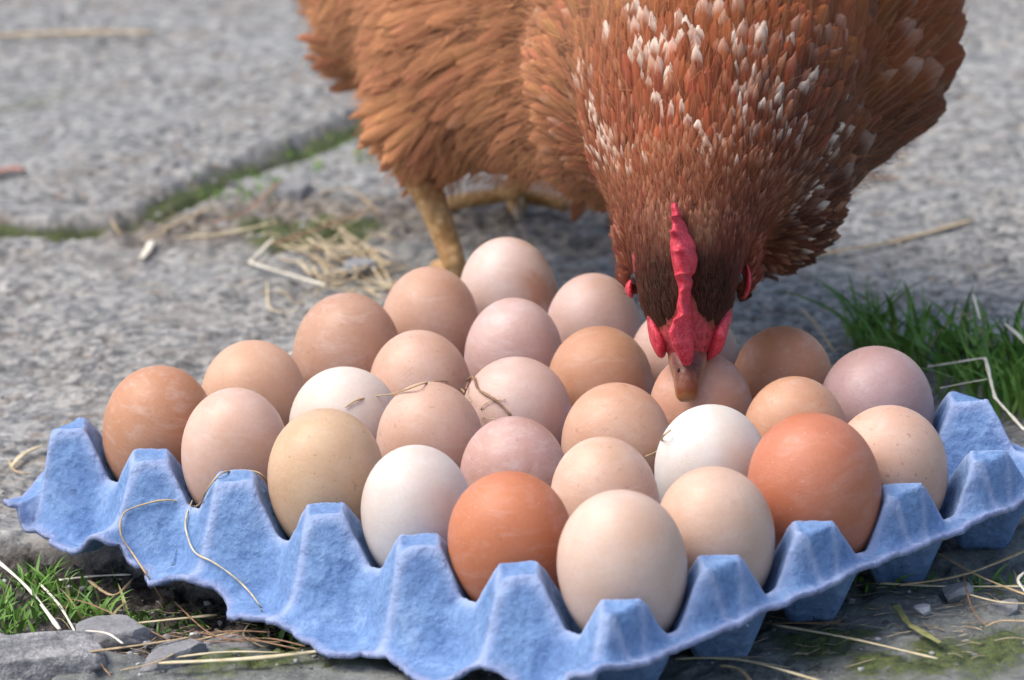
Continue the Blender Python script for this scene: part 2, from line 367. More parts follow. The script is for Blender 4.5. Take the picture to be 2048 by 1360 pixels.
ELAB = {
 'A1': 'brown egg with pale scratches leaning in the leftmost cup of the tray front row', 'A2': 'pale pink egg second from the left along the tray\'s torn front edge',
 'A3': 'tan freckled egg third from the left along the torn front edge', 'A4': 'smooth white egg in the torn front row, left of the dark orange egg',
 'A5': 'dark orange egg between the white egg and the big cream egg at the front', 'A6': 'large cream egg in the nearest corner cup of the tray',
 'B6': 'cream egg just right of the nearest corner egg', 'C6': 'largest orange brown egg, on the right front edge of the tray', 'D6': 'beige egg with pitted freckles beside the empty right corner cup',
 'B1': 'light brown egg behind the pale pink and the scratched brown eggs', 'B2': 'off-white egg in the left half, under the dry curled stem', 'B3': 'rosy beige egg directly behind the smooth white front egg',
 'B4': 'mauve pink egg with whitish bloom, behind the dark orange front egg', 'B5': 'pale tan egg with a dull spot, behind the big cream corner egg', 'C1': 'tall brown smudged egg on the left rear edge, in front of the scattered hay pile',
 'C2': 'pinkish beige speckled egg near the dry stem tip, left of the tray middle', 'C3': 'pale pink beige egg carrying the dark forked twig', 'C4': 'peach egg behind the pale tan egg, left of the second white egg',
 'C5': 'pure white egg just below the hen\'s beak', 'D1': 'smooth peach brown egg in front of the hen\'s standing leg', 'D2': 'lilac pink egg in the third rear row, in front of the tallest rear egg',
 'D3': 'warm brown egg immediately left of the hen\'s beak', 'D4': 'rose brown egg directly behind the tip of the beak', 'D5': 'scuffed light brown egg between white egg and mauve right egg',
 'E1': 'tall pale pink egg with a rusty smear at the rear corner of the tray', 'E2': 'pale lilac egg at the rear edge just left of the hen\'s head', 'E3': 'pinkish egg half hidden behind the hen\'s head and wattles',
 'E4': 'reddish brown egg at the rear edge just right of the hen\'s head', 'E5': 'dusky mauve egg with chalky bloom on the right rear edge'}
def egg_mat(name, colr, speck, bloom, seed):
    e = Nt('shell_' + name, .46, .42)
    off = e.n('ShaderNodeMapping'); off.inputs['Location'].default_value = (seed * 1.7, seed * .9, seed * 2.3); e.l(e.co.outputs['Object'], off.inputs[0]); v = off.outputs[0]
    d = tuple(min(1, x * f) for x, f in zip(colr, (.90, .82, .76))); l = tuple(min(.9, x * f) for x, f in zip(colr, (1.07, 1.12, 1.18)))
    c = e.mix(e.ramp(e.noise(38, 3, .5, 0, v), [(.3, 0.), (.7, 1.)]), d, l)
    c = e.mix(e.ramp(e.noise(700, 2, .6, 0, v), [(.40, 0.), (.65, .22)]), c, tuple(x * .78 for x in colr))
    c = e.mix(e.ramp(e.noise(420, 2, .5, 0, v), [(.67, 0.), (.71, .55 * speck)]), c, tuple(x * f for x, f in zip(colr, (.55, .42, .36))))
    c = e.mix(e.ramp(e.noise(150, 2, .5, 0, v), [(.72, 0.), (.75, .7 * speck)]), c, tuple(x * f for x, f in zip(colr, (.6, .5, .42))))
    st = e.n('ShaderNodeMapping'); st.inputs['Scale'].default_value = (1, 1, 2.6); st.inputs['Rotation'].default_value = (.5, .4, 0); e.l(v, st.inputs[0])
    c = e.mix(e.ramp(e.noise(90, 5, .7, .6, st.outputs[0]), [(.50, 0.), (.70, min(1, .12 + bloom))]), c, tuple(min(.85, x * .55 + .36) for x in colr))
    c = e.mix(e.ramp(e.vor(230, coord=v), [(.035, .5), (.06, 0.)]), c, (.78, .70, .66))
    c = e.mix(e.ramp(e.noise(48, 6, .75, 1.2, v), [(.60, 0.), (.72, .22 + .35 * (speck > .35))]), c, tuple(x * f for x, f in zip(colr, (.66, .50, .42))))
    if name == 'E1':
        gr = e.n('ShaderNodeTexNoise'); gr.inputs['Scale'].default_value = 60; gr.inputs['Detail'].default_value = 5; e.l(e.co.outputs['Object'], gr.inputs['Vector'])
        sx = e.n('ShaderNodeSeparateXYZ'); e.l(e.co.outputs['Object'], sx.inputs[0])
        ms = e.math('MULTIPLY', e.ramp(sx.outputs[0], [(.004, 0.), (.012, 1.)]), e.ramp(gr.outputs[0], [(.46, 0.), (.60, .75)]))
        c = e.mix(ms, c, (.46, .22, .13))
    e.col(c); e.sss(.18, (.9, .45, .3), .004)
    e.l(e.ramp(e.noise(60, 3, .5, 0, v), [(.3, .38), (.7, .56)]), e.b.inputs['Roughness'])
    e.bump(e.math('ADD', e.noise(1500, 2, .5, 0, v), e.math('MULTIPLY', e.noise(260, 3, .6, 0, v), .8)), .0004, .35)
    return e.m
for kk, (n_, (dx_, a_, h_)) in enumerate(EGGS.items()):
    j = 'ABCDE'.index(n_[0]); i = int(n_[1]) - 1
    bx, by = L2W(i * PX, j * PY)
    lift = {'E1': 2.5, 'D1': 1.0}.get(n_, 0)
    seg, rings = 48, 32
    vs, fs = [], []
    for r_ in range(rings + 1):
        th = math.pi * r_ / rings; z = math.cos(th); rad = math.sin(th)
        kx = (1 + .09 * z) / 1.0                         # blunt end up
        for s in range(seg):
            ph = 2 * math.pi * s / seg
            vs.append((a_ * rad * kx * .995 * math.cos(ph), a_ * rad * kx * .995 * math.sin(ph), h_ * z))
    for r_ in range(rings):
        for s in range(seg):
            fs.append((r_ * seg + s, (r_ + 1) * seg + s, (r_ + 1) * seg + (s + 1) % seg, r_ * seg + (s + 1) % seg))
    me_v = np.array(vs)
    o = mesh_obj('egg', me_v, fs, egg_mat(n_, *ECOL[n_], kk * 3.1 + 1))
    bm = bmesh.new(); bm.from_mesh(o.data); bmesh.ops.remove_doubles(bm, verts=bm.verts, dist=1e-6); bm.to_mesh(o.data); bm.free()
    t = TILT.get(n_, (0, 0))
    o.location = Vector((bx + dx_, by, 4.5 + h_ + lift)) * MM
    o.rotation_euler = (math.radians(-t[1]), math.radians(t[0]), rnd.uniform(0, 0.01))
    tag(o, ELAB[n_], 'egg', 'eggs standing in the blue tray')

# ------------------------------------------------------------------ HEN
def cone_sdf(P, a, b, ra, rb):
    ab = b - a; L2 = ab @ ab; t = np.clip(((P - a) @ ab) / L2, 0, 1)
    return np.linalg.norm(P - a - t[:, None] * ab, axis=1) - (ra + (rb - ra) * t)
def smin(a, b, k):
    h = np.clip(.5 + .5 * (b - a) / k, 0, 1); return b * (1 - h) + a * h - k * h * (1 - h)
BK = AY(1372, 735, 4)
CH = [  # chains of (x, y, depth, radius mm)
 [(1374, 716, 5, 6.6), (1374, 665, 8, 9.6), (1374, 612, 13, 14.2), (1372, 560, 18, 17.0), (1376, 490, 28, 21.5), (1384, 400, 46, 26.5), (1398, 300, 76, 37), (1425, 190, 112, 50), (1450, 60, 165, 62), (1450, -60, 235, 73), (1085, 15, 345, 66), (900, -70, 430, 58), (750, -90, 500, 36)],
 [(1270, 390, 56, 10), (1257, 490, 36, 4.6), (1262, 560, 30, 3.6), (1268, 590, 27, 2.0)],
 [(1486, 400, 56, 10), (1494, 490, 36, 4.8), (1490, 560, 30, 4.0), (1484, 596, 27, 2.0)],
 [(1405, 330, 80, 26), (1516, 396, 116, 29), (1640, 130, 185, 43), (1645, 40, 195, 49), (1560, -120, 240, 64)],
 [(1300, 150, 190, 52), (1230, 240, 250, 32), (1060, 90, 330, 62)],
 [(1085, 15, 345, 60), (905, 60, 350, 34), (880, 225, 322, 29), (858, 322, 324, 13)],
 [(1060, 120, 350, 55), (1060, 220, 380, 22), (1045, 280, 420, 8)],
 [(1200, 200, 300, 42), (1180, 345, 340, 7)],
 [(880, -40, 440, 46), (770, 30, 480, 30), (735, 85, 490, 20)],
 [(750, -90, 500, 34), (690, -10, 520, 16)],
]
SEGS = []
for ch in CH:
    pts = [(AY(a, b, d), r) for a, b, d, r in ch]
    for (p0, r0), (p1, r1) in zip(pts[:-1], pts[1:]): SEGS.append((p0, p1, r0, r1))
def hen_sdf(P):
    d = None
    for s in SEGS:
        e = cone_sdf(P, *s); k = (22.0 if min(s[2], s[3]) > 31 else 9.0) if min(s[2], s[3]) > 14 else (1.5 if min(s[2], s[3]) < 5 else 4.0)
        d = e if d is None else smin(d, e, k)
    return d
VX = 3.0
lo = np.array([-150., -20., 20.]); hi = np.array([250., 590., 480.])
def surface_nets(f, lo, hi, vx):
    n = np.ceil((hi - lo) / vx).astype(int) + 1
    ax = [lo[k] + vx * np.arange(n[k]) for k in range(3)]
    Gd = np.stack(np.meshgrid(*ax, indexing='ij'), -1).reshape(-1, 3)
    D = f(Gd).reshape(n); ins = D < 0
    cs = [(0, 0, 0), (1, 0, 0), (0, 1, 0), (1, 1, 0), (0, 0, 1), (1, 0, 1), (0, 1, 1), (1, 1, 1)]
    m = n - 1
    def cut(c): return tuple(slice(c[k], c[k] + m[k]) for k in range(3))
    cnt = sum(ins[cut(c)].astype(int) for c in cs); act = (cnt > 0) & (cnt < 8)
    acc = np.zeros((*m, 3)); wt = np.zeros(m)
    for a in range(8):
        for b in range(a + 1, 8):
            df = np.array(cs[b]) - np.array(cs[a])
            if np.abs(df).sum() != 1: continue
            da, db = D[cut(cs[a])], D[cut(cs[b])]; cr = (da < 0) != (db < 0)
            t = np.where(cr, da / np.where(cr, da - db, 1), 0)
            pos = np.array(cs[a]) + t[..., None] * df
            acc += np.where(cr[..., None], pos, 0); wt += cr
    vid = -np.ones(m, dtype=int); vid[act] = np.arange(act.sum())
    ii = np.argwhere(act); V = lo + (ii + acc[act] / wt[act][:, None]) * vx
    F = []
    for k in range(3):
        e = [0, 0, 0]; e[k] = 1; o1, o2 = [(1, 2), (2, 0), (0, 1)][k]
        A = D[tuple(slice(0, n[j] - e[j]) for j in range(3))]; B = D[tuple(slice(e[j], n[j]) for j in range(3))]
        cr = np.argwhere((A < 0) != (B < 0))
        cr = cr[(cr[:, o1] > 0) & (cr[:, o2] > 0) & (cr[:, o1] < m[o1]) & (cr[:, o2] < m[o2])]
        d1 = np.zeros(3, int); d1[o1] = 1; d2 = np.zeros(3, int); d2[o2] = 1
        q = np.stack([vid[tuple((cr - d1 - d2).T)], vid[tuple((cr - d2).T)], vid[tuple(cr.T)], vid[tuple((cr - d1).T)]], -1)
        fl = ~(A[tuple(cr.T)] < 0); q[fl] = q[fl][:, ::-1]; F.append(q)
    return V, np.concatenate(F)
HV, HF = surface_nets(hen_sdf, lo, hi, VX)
def hen_grad(P):
    e = .8; g_ = np.stack([hen_sdf(P + np.eye(3)[k] * e) - hen_sdf(P - np.eye(3)[k] * e) for k in range(3)], -1)
    return g_ / (np.linalg.norm(g_, axis=1)[:, None] + 1e-9)
for _ in range(2): HV -= hen_grad(HV) * hen_sdf(HV)[:, None]
keep = (HF >= 0).all(1); HF = HF[keep]
FZ = np.array([AY(1374, y, 4)[2] for y in (740, 690, 665, 648, 625, 590, 560)]); FW = np.array([20, 20, 17, 10.5, 6.0, 3.6, 0])
EYES = [((1273, 520, 20), (1280, 590, 17)), ((1474, 520, 20), (1464, 590, 17))]
def face_mask(P):                                        # bare red skin round the beak, beside the comb and round the eyes
    o_ = np.argsort(FZ); wz_ = np.interp(P[:, 2], FZ[o_], FW[o_]); xc = AY(1374, 680, 4)[0]
    m = (1 - sstep(wz_ - 2.5, wz_ + .8, np.abs(P[:, 0] - xc))) * (P[:, 1] < 20) * (P[:, 2] < FZ.max())
    for a_, b_ in EYES:
        a_, b_ = AY(*a_), AY(*b_); t = np.clip(((P - a_) @ (b_ - a_)) / ((b_ - a_) @ (b_ - a_)), 0, 1)
        m = np.maximum(m, 1 - sstep(2.2, 4.4, np.linalg.norm(P - a_ - t[:, None] * (b_ - a_), axis=1)))
    return m
hen = empty('hen', (-18, 400, 0))
tag(hen, 'brown hen with white flecked neck bending down to peck at the eggs', 'hen')
hm = Nt('hen_skin', .7, .3)
hm.col(hm.mix(hm.attr('face'), hm.ramp(hm.noise(90, 3), [(.3, (.10, .038, .018)), (.7, (.22, .085, .035))]), hm.mix(hm.ramp(hm.noise(500, 3), [(.35, 0.), (.65, 1.)]), (.26, .030, .035), (.52, .075, .09))))
hm.bump(hm.noise(900, 3, .6), .0006, .7)
body = mesh_obj('body', HV, HF, hm.m, attrs={'face': face_mask(HV)}); part_of(body, hen)

# feathers ---------------------------------------------------------
fm = Nt('feather', .6, .12)
ft = fm.attr('ft'); fs_ = fm.attr('fs'); fr = fm.attr('fr')
barb = fm.math('SINE', fm.math('ADD', fm.math('MULTIPLY', fm.math('SUBTRACT', ft, fm.math('MULTIPLY', fm.math('ABSOLUTE', fs_), .22)), fm.attr('fk')), fm.math('MULTIPLY', fm.noise(260, 2), 9)))
b01 = fm.math('MULTIPLY', fm.math('ADD', barb, 1.0), .5)
tc = fm.attr('tint', 'Color')
tc = fm.mix(fm.math('MULTIPLY', b01, .26), tc, fm.mix(1.0, tc, (.40, .34, .32), 'MULTIPLY'))
tc = fm.mix(fm.math('MULTIPLY', fm.math('SUBTRACT', 1.0, fm.math('MULTIPLY', fm.math('ABSOLUTE', fs_), 9), True), .16), tc, (.62, .42, .28))
fm.col(tc); fm.bump(b01, .0004, .5)
edge_ = fm.math('ADD', fm.math('ABSOLUTE', fs_), fm.math('MULTIPLY', fm.math('POWER', ft, 14.0), .28))
al = fm.math('GREATER_THAN', fm.math('SUBTRACT', 1.40, edge_), fm.math('MULTIPLY', fm.math('POWER', b01, 1.2), .74))
fm.l(al, fm.b.inputs['Alpha'])
fm.b.inputs['Sheen Weight'].default_value = .06; fm.b.inputs['Sheen Roughness'].default_value = .4
fm.b.inputs['Sheen Tint'].default_value = (1, .75, .6, 1)

tri = np.concatenate([HF[:, [0, 1, 2]], HF[:, [0, 2, 3]]])
TA, TB, TC = HV[tri[:, 0]], HV[tri[:, 1]], HV[tri[:, 2]]
area = np.linalg.norm(np.cross(TB - TA, TC - TA), axis=1) / 2
def f_size(D, P):
    L = np.interp(D, [0, 20, 45, 75, 110, 150, 200, 300], [2.6, 4.4, 6.2, 8.8, 13.5, 19, 25, 31])
    W = np.interp(D, [0, 20, 45, 75, 110, 150, 200, 300], [.50, .75, 1.05, 1.40, 2.2, 3.7, 5.8, 7.0])   # half width
    return L, W
cen = (TA + TB + TC) / 3
Dc = np.linalg.norm(cen - BK, axis=1)
Lc, Wc = f_size(Dc, cen)
Nc = hen_grad(cen)
facing = np.einsum('ij,ij->i', Nc, (CAM - cen) / np.linalg.norm(CAM - cen, axis=1)[:, None])
dens = area / (.165 * Lc * 1.15 * Wc) * np.where(facing > -.25, 1, .35)
N = int(dens.sum())
pick = rng.choice(len(tri), N, p=dens / dens.sum())
r1 = np.sqrt(rng.random(N)); r2 = rng.random(N)
FP = TA[pick] * (1 - r1)[:, None] + TB[pick] * (r1 * (1 - r2))[:, None] + TC[pick] * (r1 * r2)[:, None]
FN = hen_grad(FP)
fmk = face_mask(FP); ok = fmk < .35; FP, FN = FP[ok], FN[ok]; N = len(FP)
D = np.linalg.norm(FP - BK, axis=1)
flow = (FP - BK) / D[:, None]
lw = sstep(20, -60, FP[:, 0])[:, None] * np.array([[-.25, .5, -.9]]) * 1.1 if False else (1 - sstep(-50, 60, FP[:, 0]))[:, None] * np.array([[-.25, .35, -1.0]])
lw = lw * sstep(120, 220, D)[:, None]
tailw = (1 - sstep(-90, -60, FP[:, 0]))[:, None] * np.array([[-.2, .2, 1.2]]) * sstep(430, 470, FP[:, 1])[:, None]
flow = flow + lw + tailw + rng.normal(size=(N, 3)) * .07
FD = flow - FN * np.einsum('ij,ij->i', flow, FN)[:, None]; FD /= np.linalg.norm(FD, axis=1)[:, None] + 1e-9
FS = np.cross(FD, FN)
L, W = f_size(D, FP)
# slim hackles down the neck, rounder contour feathers on chest, wing and flank
hack = sstep(28, 60, D) * (1 - sstep(120, 165, D))
chestx = sstep(85, 125, FP[:, 0] + (FP[:, 2] - 150) * 0)
L = L * rng.uniform(.8, 1.25, N) * (1 + .15 * hack); W = W * rng.uniform(.8, 1.2, N) * (1 - .08 * hack + 1.1 * chestx * sstep(70, 110, D)) * (1 - .22 * (1 - chestx) * sstep(120, 160, D)) * (1 - .25 * (1 - sstep(-20, 50, FP[:, 0]))); L = L * (1 + .15 * chestx)
thigh = np.exp(-np.linalg.norm(FP - AY(868, 330, 324), axis=1) ** 2 / 36 ** 2) + np.exp(-np.linalg.norm(FP - AY(1040, 318, 420), axis=1) ** 2 / 36 ** 2)
L = L * (1 - .55 * np.clip(thigh, 0, 1)); W = W * (1 - .6 * np.clip(thigh, 0, 1))
lift = np.radians(rng.normal(4.5, 2.2, N) + 2.5 * hack)
rr = rng.random(N)
# feather colours by region, with shade painted in under the right chest
def lerp(a, b, t): return a * (1 - t)[:, None] + b * t[:, None]
A = np.array
pale = np.tile(A([.47, .200, .092]), (N, 1)); rust = A([.235, .066, .020]); neckc = A([.225, .052, .021]); headc = A([.150, .036, .023]); brow = A([.034, .010, .0055])
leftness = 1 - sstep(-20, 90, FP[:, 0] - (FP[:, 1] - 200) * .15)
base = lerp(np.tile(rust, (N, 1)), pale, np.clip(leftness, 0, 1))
base = lerp(base, np.tile(neckc, (N, 1)), (1 - sstep(95, 165, D)) * .95)
base = lerp(base, np.tile(headc, (N, 1)), 1 - sstep(52, 88, D))
bq = np.zeros(N)
for bx_, by_ in ((1325, 588), (1420, 585)):
    c0 = AY(bx_, by_, 8); bq = np.maximum(bq, np.exp(-(((FP[:, 0] - c0[0]) / 10) ** 2.0 + np.abs((FP[:, 2] - c0[2]) / 17) ** 3)) * (FP[:, 1] < 26))
base = lerp(base, np.tile(brow, (N, 1)), np.clip(bq * 1.3, 0, .97))
tanc = np.exp(-((np.abs(FP[:, 0] - AY(1370, 500, 5)[0]) - 8) / 6) ** 2 - ((FP[:, 2] - AY(1372, 485, 5)[2]) / 7) ** 2) * (FP[:, 1] < 40)
base = lerp(base, np.tile(A([.27, .14, .085]), (N, 1)), tanc * .7)
dark = sstep(62, 98, FP[:, 0]) * (1 - sstep(95, 165, FP[:, 2])) * sstep(60, 90, D)  # underside shade painted into the lower right chest feathers
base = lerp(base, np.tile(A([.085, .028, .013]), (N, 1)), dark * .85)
patch = np.array([fbm(A([p_[0] / 26]), A([(p_[2] + p_[1] * .5) / 26]), 2, 1)[0] for p_ in FP]) if False else fbm(FP[:, 0] / 26, (FP[:, 2] + FP[:, 1] * .5) / 26, 2, 1)
base = base * (0.72 + .56 * patch)[:, None] * np.exp(rng.normal(size=N) * (.10 + .12 * (1 - sstep(120, 170, D)) + .06 * chestx))[:, None]
base[:, 1] *= np.exp(rng.normal(size=N) * .07); base = np.clip(base, 0, .9)
clus = fbm(FP[:, 0] / 14, FP[:, 2] / 14, 2, 2)
wz = sstep(68, 88, D) * (1 - sstep(118, 160, D)) * sstep(-60, -20, FP[:, 0])
white = (rng.random(N) < wz * np.clip((clus - .37) * 3.4, .03, .80)) * rng.uniform(.4, 1.0, N) * (1 - .85 * sstep(62, 90, FP[:, 0]) * (rng.random(N) < .72))
white = np.maximum(white, (rng.random(N) < .30 * sstep(110, 170, D) * (1 - .8 * sstep(190, 240, D))) * rng.uniform(.05, .30, N))
pk = np.exp(-((D - 68) / 32) ** 2)                       # little buff tips up the back of the head
buff = (rng.random(N) < .75 * pk * sstep(36, 58, D)) * rng.uniform(.3, .8, N) * (1 - np.clip(bq * 1.5, 0, 1))
def build_feathers(sel, R, C):
    n = len(sel); t = np.linspace(0, 1, R)[None, :, None] * 1.0; s = np.linspace(-1, 1, C)[None, None, :]
    t = 1 - (1 - t) ** 1.45
    prof = np.where(t < .58, .40 + .60 * np.sin(np.minimum(t / .58, 1) * np.pi / 2), np.sqrt(np.clip(1 - ((t - .58) / .43) ** 4.5, .10, 1)))
    Ls, Ws, th = L[sel][:, None, None], W[sel][:, None, None], lift[sel][:, None, None]
    wob = rng.uniform(-.25, .25, n)[:, None, None]
    x = s * Ws * prof + wob * Ws * t ** 2
    jag = 1 + rng.uniform(-.05, .05, (n, R, C)) * (t > .8)
    y = (t - .12 * np.abs(s) ** 2 * t) * Ls * jag
    bend = rng.uniform(.03, .16, n)[:, None, None]
    z = y * np.sin(th) - bend * Ls * t ** 2 - .30 * Ws * s ** 2 * prof + .25
    y = y * np.cos(th)
    P = FP[sel][:, None, None, :] + x[..., None] * FS[sel][:, None, None, :] + y[..., None] * FD[sel][:, None, None, :] + z[..., None] * FN[sel][:, None, None, :]
    tt = np.broadcast_to(t, (n, R, C)); ss = np.broadcast_to(s, (n, R, C))
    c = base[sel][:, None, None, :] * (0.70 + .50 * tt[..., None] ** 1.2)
    wt_ = (sstep(.56, .92, tt + .10 * np.abs(ss)) * white[sel][:, None, None])[..., None]; c = c * (1 - wt_) + np.array([.84, .69, .56]) * wt_
    bt = (sstep(.5, .85, tt) * (1 - .6 * np.abs(ss)) * buff[sel][:, None, None])[..., None]; c = c * (1 - bt) + np.array([.52, .25, .145]) * bt
    k = np.arange(R * C).reshape(R, C); q = np.stack([k[:-1, :-1], k[:-1, 1:], k[1:, 1:], k[1:, :-1]], -1).reshape(-1, 4)
    Q = (q[None] + (np.arange(n) * R * C)[:, None, None]).reshape(-1, 4)
    rep = lambda a_: np.broadcast_to(a_[:, None, None], (n, R, C)).ravel()
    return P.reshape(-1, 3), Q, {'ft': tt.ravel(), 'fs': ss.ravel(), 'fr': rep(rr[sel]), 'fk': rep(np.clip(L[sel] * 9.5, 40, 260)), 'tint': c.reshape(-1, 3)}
# the 300 feathers that show largest are single parts, the rest one mass
tocam = (CAM - FP) / np.linalg.norm(CAM - FP, axis=1)[:, None]
fc = np.einsum('ij,ij->i', FN, tocam); scr = FP[:, 2] + (FP[:, 1]) * .22
show = (fc > .35) & (FP[:, 2] < AY(1024, 30, 200)[2] + (FP[:, 1] - 200) * -.1)
order = np.argsort(-(L * W * show * (.55 + .45 * white)))
big = order[:300]; rest = order[300:]
small = rest[L[rest] < 10]; large = rest[L[rest] >= 10]
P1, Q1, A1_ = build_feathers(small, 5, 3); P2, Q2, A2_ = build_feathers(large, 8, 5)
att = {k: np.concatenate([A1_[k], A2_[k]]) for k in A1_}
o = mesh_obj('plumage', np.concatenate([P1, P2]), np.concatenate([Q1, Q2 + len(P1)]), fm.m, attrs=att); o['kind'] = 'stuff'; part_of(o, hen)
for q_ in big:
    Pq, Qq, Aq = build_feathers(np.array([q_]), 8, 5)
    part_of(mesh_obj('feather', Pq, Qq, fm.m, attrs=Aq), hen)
print('feathers', N)
# loose down: fine barbs along thigh, belly, neck and cheeks
nd = 21000
pick = rng.choice(len(tri), nd, p=(area * np.where(facing > -.3, 1, .1) * np.where(Dc < 90, 3.5, .45)) / (area * np.where(facing > -.3, 1, .1) * np.where(Dc < 90, 3.5, .45)).sum())
r1 = np.sqrt(rng.random(nd)); r2 = rng.random(nd)
DP = TA[pick] * (1 - r1)[:, None] + TB[pick] * (r1 * (1 - r2))[:, None] + TC[pick] * (r1 * r2)[:, None]
ok = face_mask(DP) < .25; DP = DP[ok]; nd = len(DP); DN = hen_grad(DP); DD = np.linalg.norm(DP - BK, axis=1)
fl = (DP - BK) / DD[:, None] + (1 - sstep(-50, 60, DP[:, 0]))[:, None] * np.array([[-.25, .35, -1.0]]) * sstep(120, 220, DD)[:, None] + rng.normal(size=(nd, 3)) * .35
fl -= DN * np.einsum('ij,ij->i', fl, DN)[:, None]; fl /= np.linalg.norm(fl, axis=1)[:, None]
DL = np.interp(DD, [0, 40, 90, 160, 300], [2.6, 5, 7, 14, 22]) * rng.uniform(.6, 1.3, nd); ll = np.radians(rng.uniform(8, 34, nd)); earl = (np.abs(DP[:, 0] - AY(1374, 500, 30)[0]) > 20.5) * (DD < 62); ll = np.where(earl, ll * 1.4, ll)
sd_ = np.cross(fl, DN); wd = np.interp(DD, [0, 90, 300], [.07, .09, .15])
hgt = np.interp(DD, [0, 40, 150, 300], [.3, .6, 2.0, 3.5])
v0 = DP + DN * hgt[:, None]; v1 = v0 + (fl * np.cos(ll)[:, None] + DN * np.sin(ll)[:, None]) * (DL * .5)[:, None]; v2 = v1 + (fl * np.cos(ll * .4)[:, None] + DN * np.sin(ll * .4)[:, None]) * (DL * .5)[:, None]
vv = np.stack([v0 - sd_ * wd[:, None], v0 + sd_ * wd[:, None], v1 + sd_ * wd[:, None] * .7, v1 - sd_ * wd[:, None] * .7, v2], 1).reshape(-1, 3)
kk = np.arange(nd)[:, None] * 5; tr = np.concatenate([kk + [[0, 1, 2]], kk + [[0, 2, 3]], kk + [[3, 2, 4]]])
lf = 1 - sstep(-20, 90, DP[:, 0])
dc = lerp(np.tile(A([.26, .09, .035]), (nd, 1)), np.tile(A([.44, .20, .095]), (nd, 1)), lf)
dc = lerp(dc, np.tile(A([.17, .045, .024]), (nd, 1)), 1 - sstep(45, 90, DD))
bd = np.zeros(nd)
for bx_, by_ in ((1325, 588), (1420, 585)):
    c0 = AY(bx_, by_, 8); bd = np.maximum(bd, np.exp(-(((DP[:, 0] - c0[0]) / 10) ** 2.0 + np.abs((DP[:, 2] - c0[2]) / 17) ** 3)) * (DP[:, 1] < 26))
dc = lerp(dc, np.tile(A([.018, .006, .004]), (nd, 1)), bd)
ear = (np.abs(DP[:, 0] - AY(1374, 500, 30)[0]) > 20.5) * (DD < 62); dc = lerp(dc, np.tile(A([.30, .09, .035]), (nd, 1)), ear * 1.0)
dm = Nt('down', .75, .2); dm.col(dm.attr('tint', 'Color'))
o = mesh_obj('down', vv, tr, dm.m, attrs={'tint': np.repeat(dc * np.exp(rng.normal(size=nd) * .25)[:, None], 5, axis=0)}); o['kind'] = 'stuff'; part_of(o, hen)

# loft through rings ----------------------------------------------------
def loft(name, pts, rx, ry, mat, parent=None, seg=16, xdir=(1, 0, 0), colr=None, sub=4, bumpf=None):
    pts = np.array(pts, float); n = len(pts); tq = np.linspace(0, n - 1, (n - 1) * sub + 1); ti = np.arange(n)
    def sp(a):                                           # Catmull-Rom
        a = np.array(a, float); a = a.reshape(n, -1); out = []
        for t in tq:
            i = min(int(t), n - 2); f = t - i; p0, p1, p2, p3 = a[max(i - 1, 0)], a[i], a[i + 1], a[min(i + 2, n - 1)]
            out.append(.5 * (2 * p1 + (p2 - p0) * f + (2 * p0 - 5 * p1 + 4 * p2 - p3) * f * f + (3 * p1 - p0 - 3 * p2 + p3) * f ** 3))
        return np.array(out)
    C_ = sp(pts); RX = np.clip(sp(rx)[:, 0], .05, 99); RY = np.clip(sp(ry)[:, 0], .05, 99)
    vs = []; xd = np.array(xdir, float)
    for i in range(len(C_)):
        tg = C_[min(i + 1, len(C_) - 1)] - C_[max(i - 1, 0)]; tg /= np.linalg.norm(tg)
        xx = xd - tg * (xd @ tg); xx /= np.linalg.norm(xx); yy = np.cross(tg, xx)
        for s in range(seg):
            ph = 2 * math.pi * s / seg; k = bumpf(i / (len(C_) - 1), ph) if bumpf else 1
            vs.append(C_[i] + xx * RX[i] * math.cos(ph) * k + yy * RY[i] * math.sin(ph) * k)
    m_ = len(C_); fs = [(i * seg + s, i * seg + (s + 1) % seg, (i + 1) * seg + (s + 1) % seg, (i + 1) * seg + s) for i in range(m_ - 1) for s in range(seg)]
    fs.append(tuple(range(seg))[::-1]); fs.append(tuple((m_ - 1) * seg + s for s in range(seg)))
    at = {'lt': np.repeat(np.linspace(0, 1, m_), seg), 'lc': np.tile(np.abs(np.cos(2 * np.pi * np.arange(seg) / seg)), m_)}
    o = mesh_obj(name, vs, fs, mat, attrs=at)
    if parent is not None: part_of(o, hen) if parent is hen else setattr(o, 'parent', parent)
    return o
def sub_of(o, par):
    o.parent = par; o.matrix_parent_inverse = Matrix.Identity(4) if False else (Matrix.Translation(-hen.location)).inverted() @ Matrix.Translation(-hen.location)
    return o
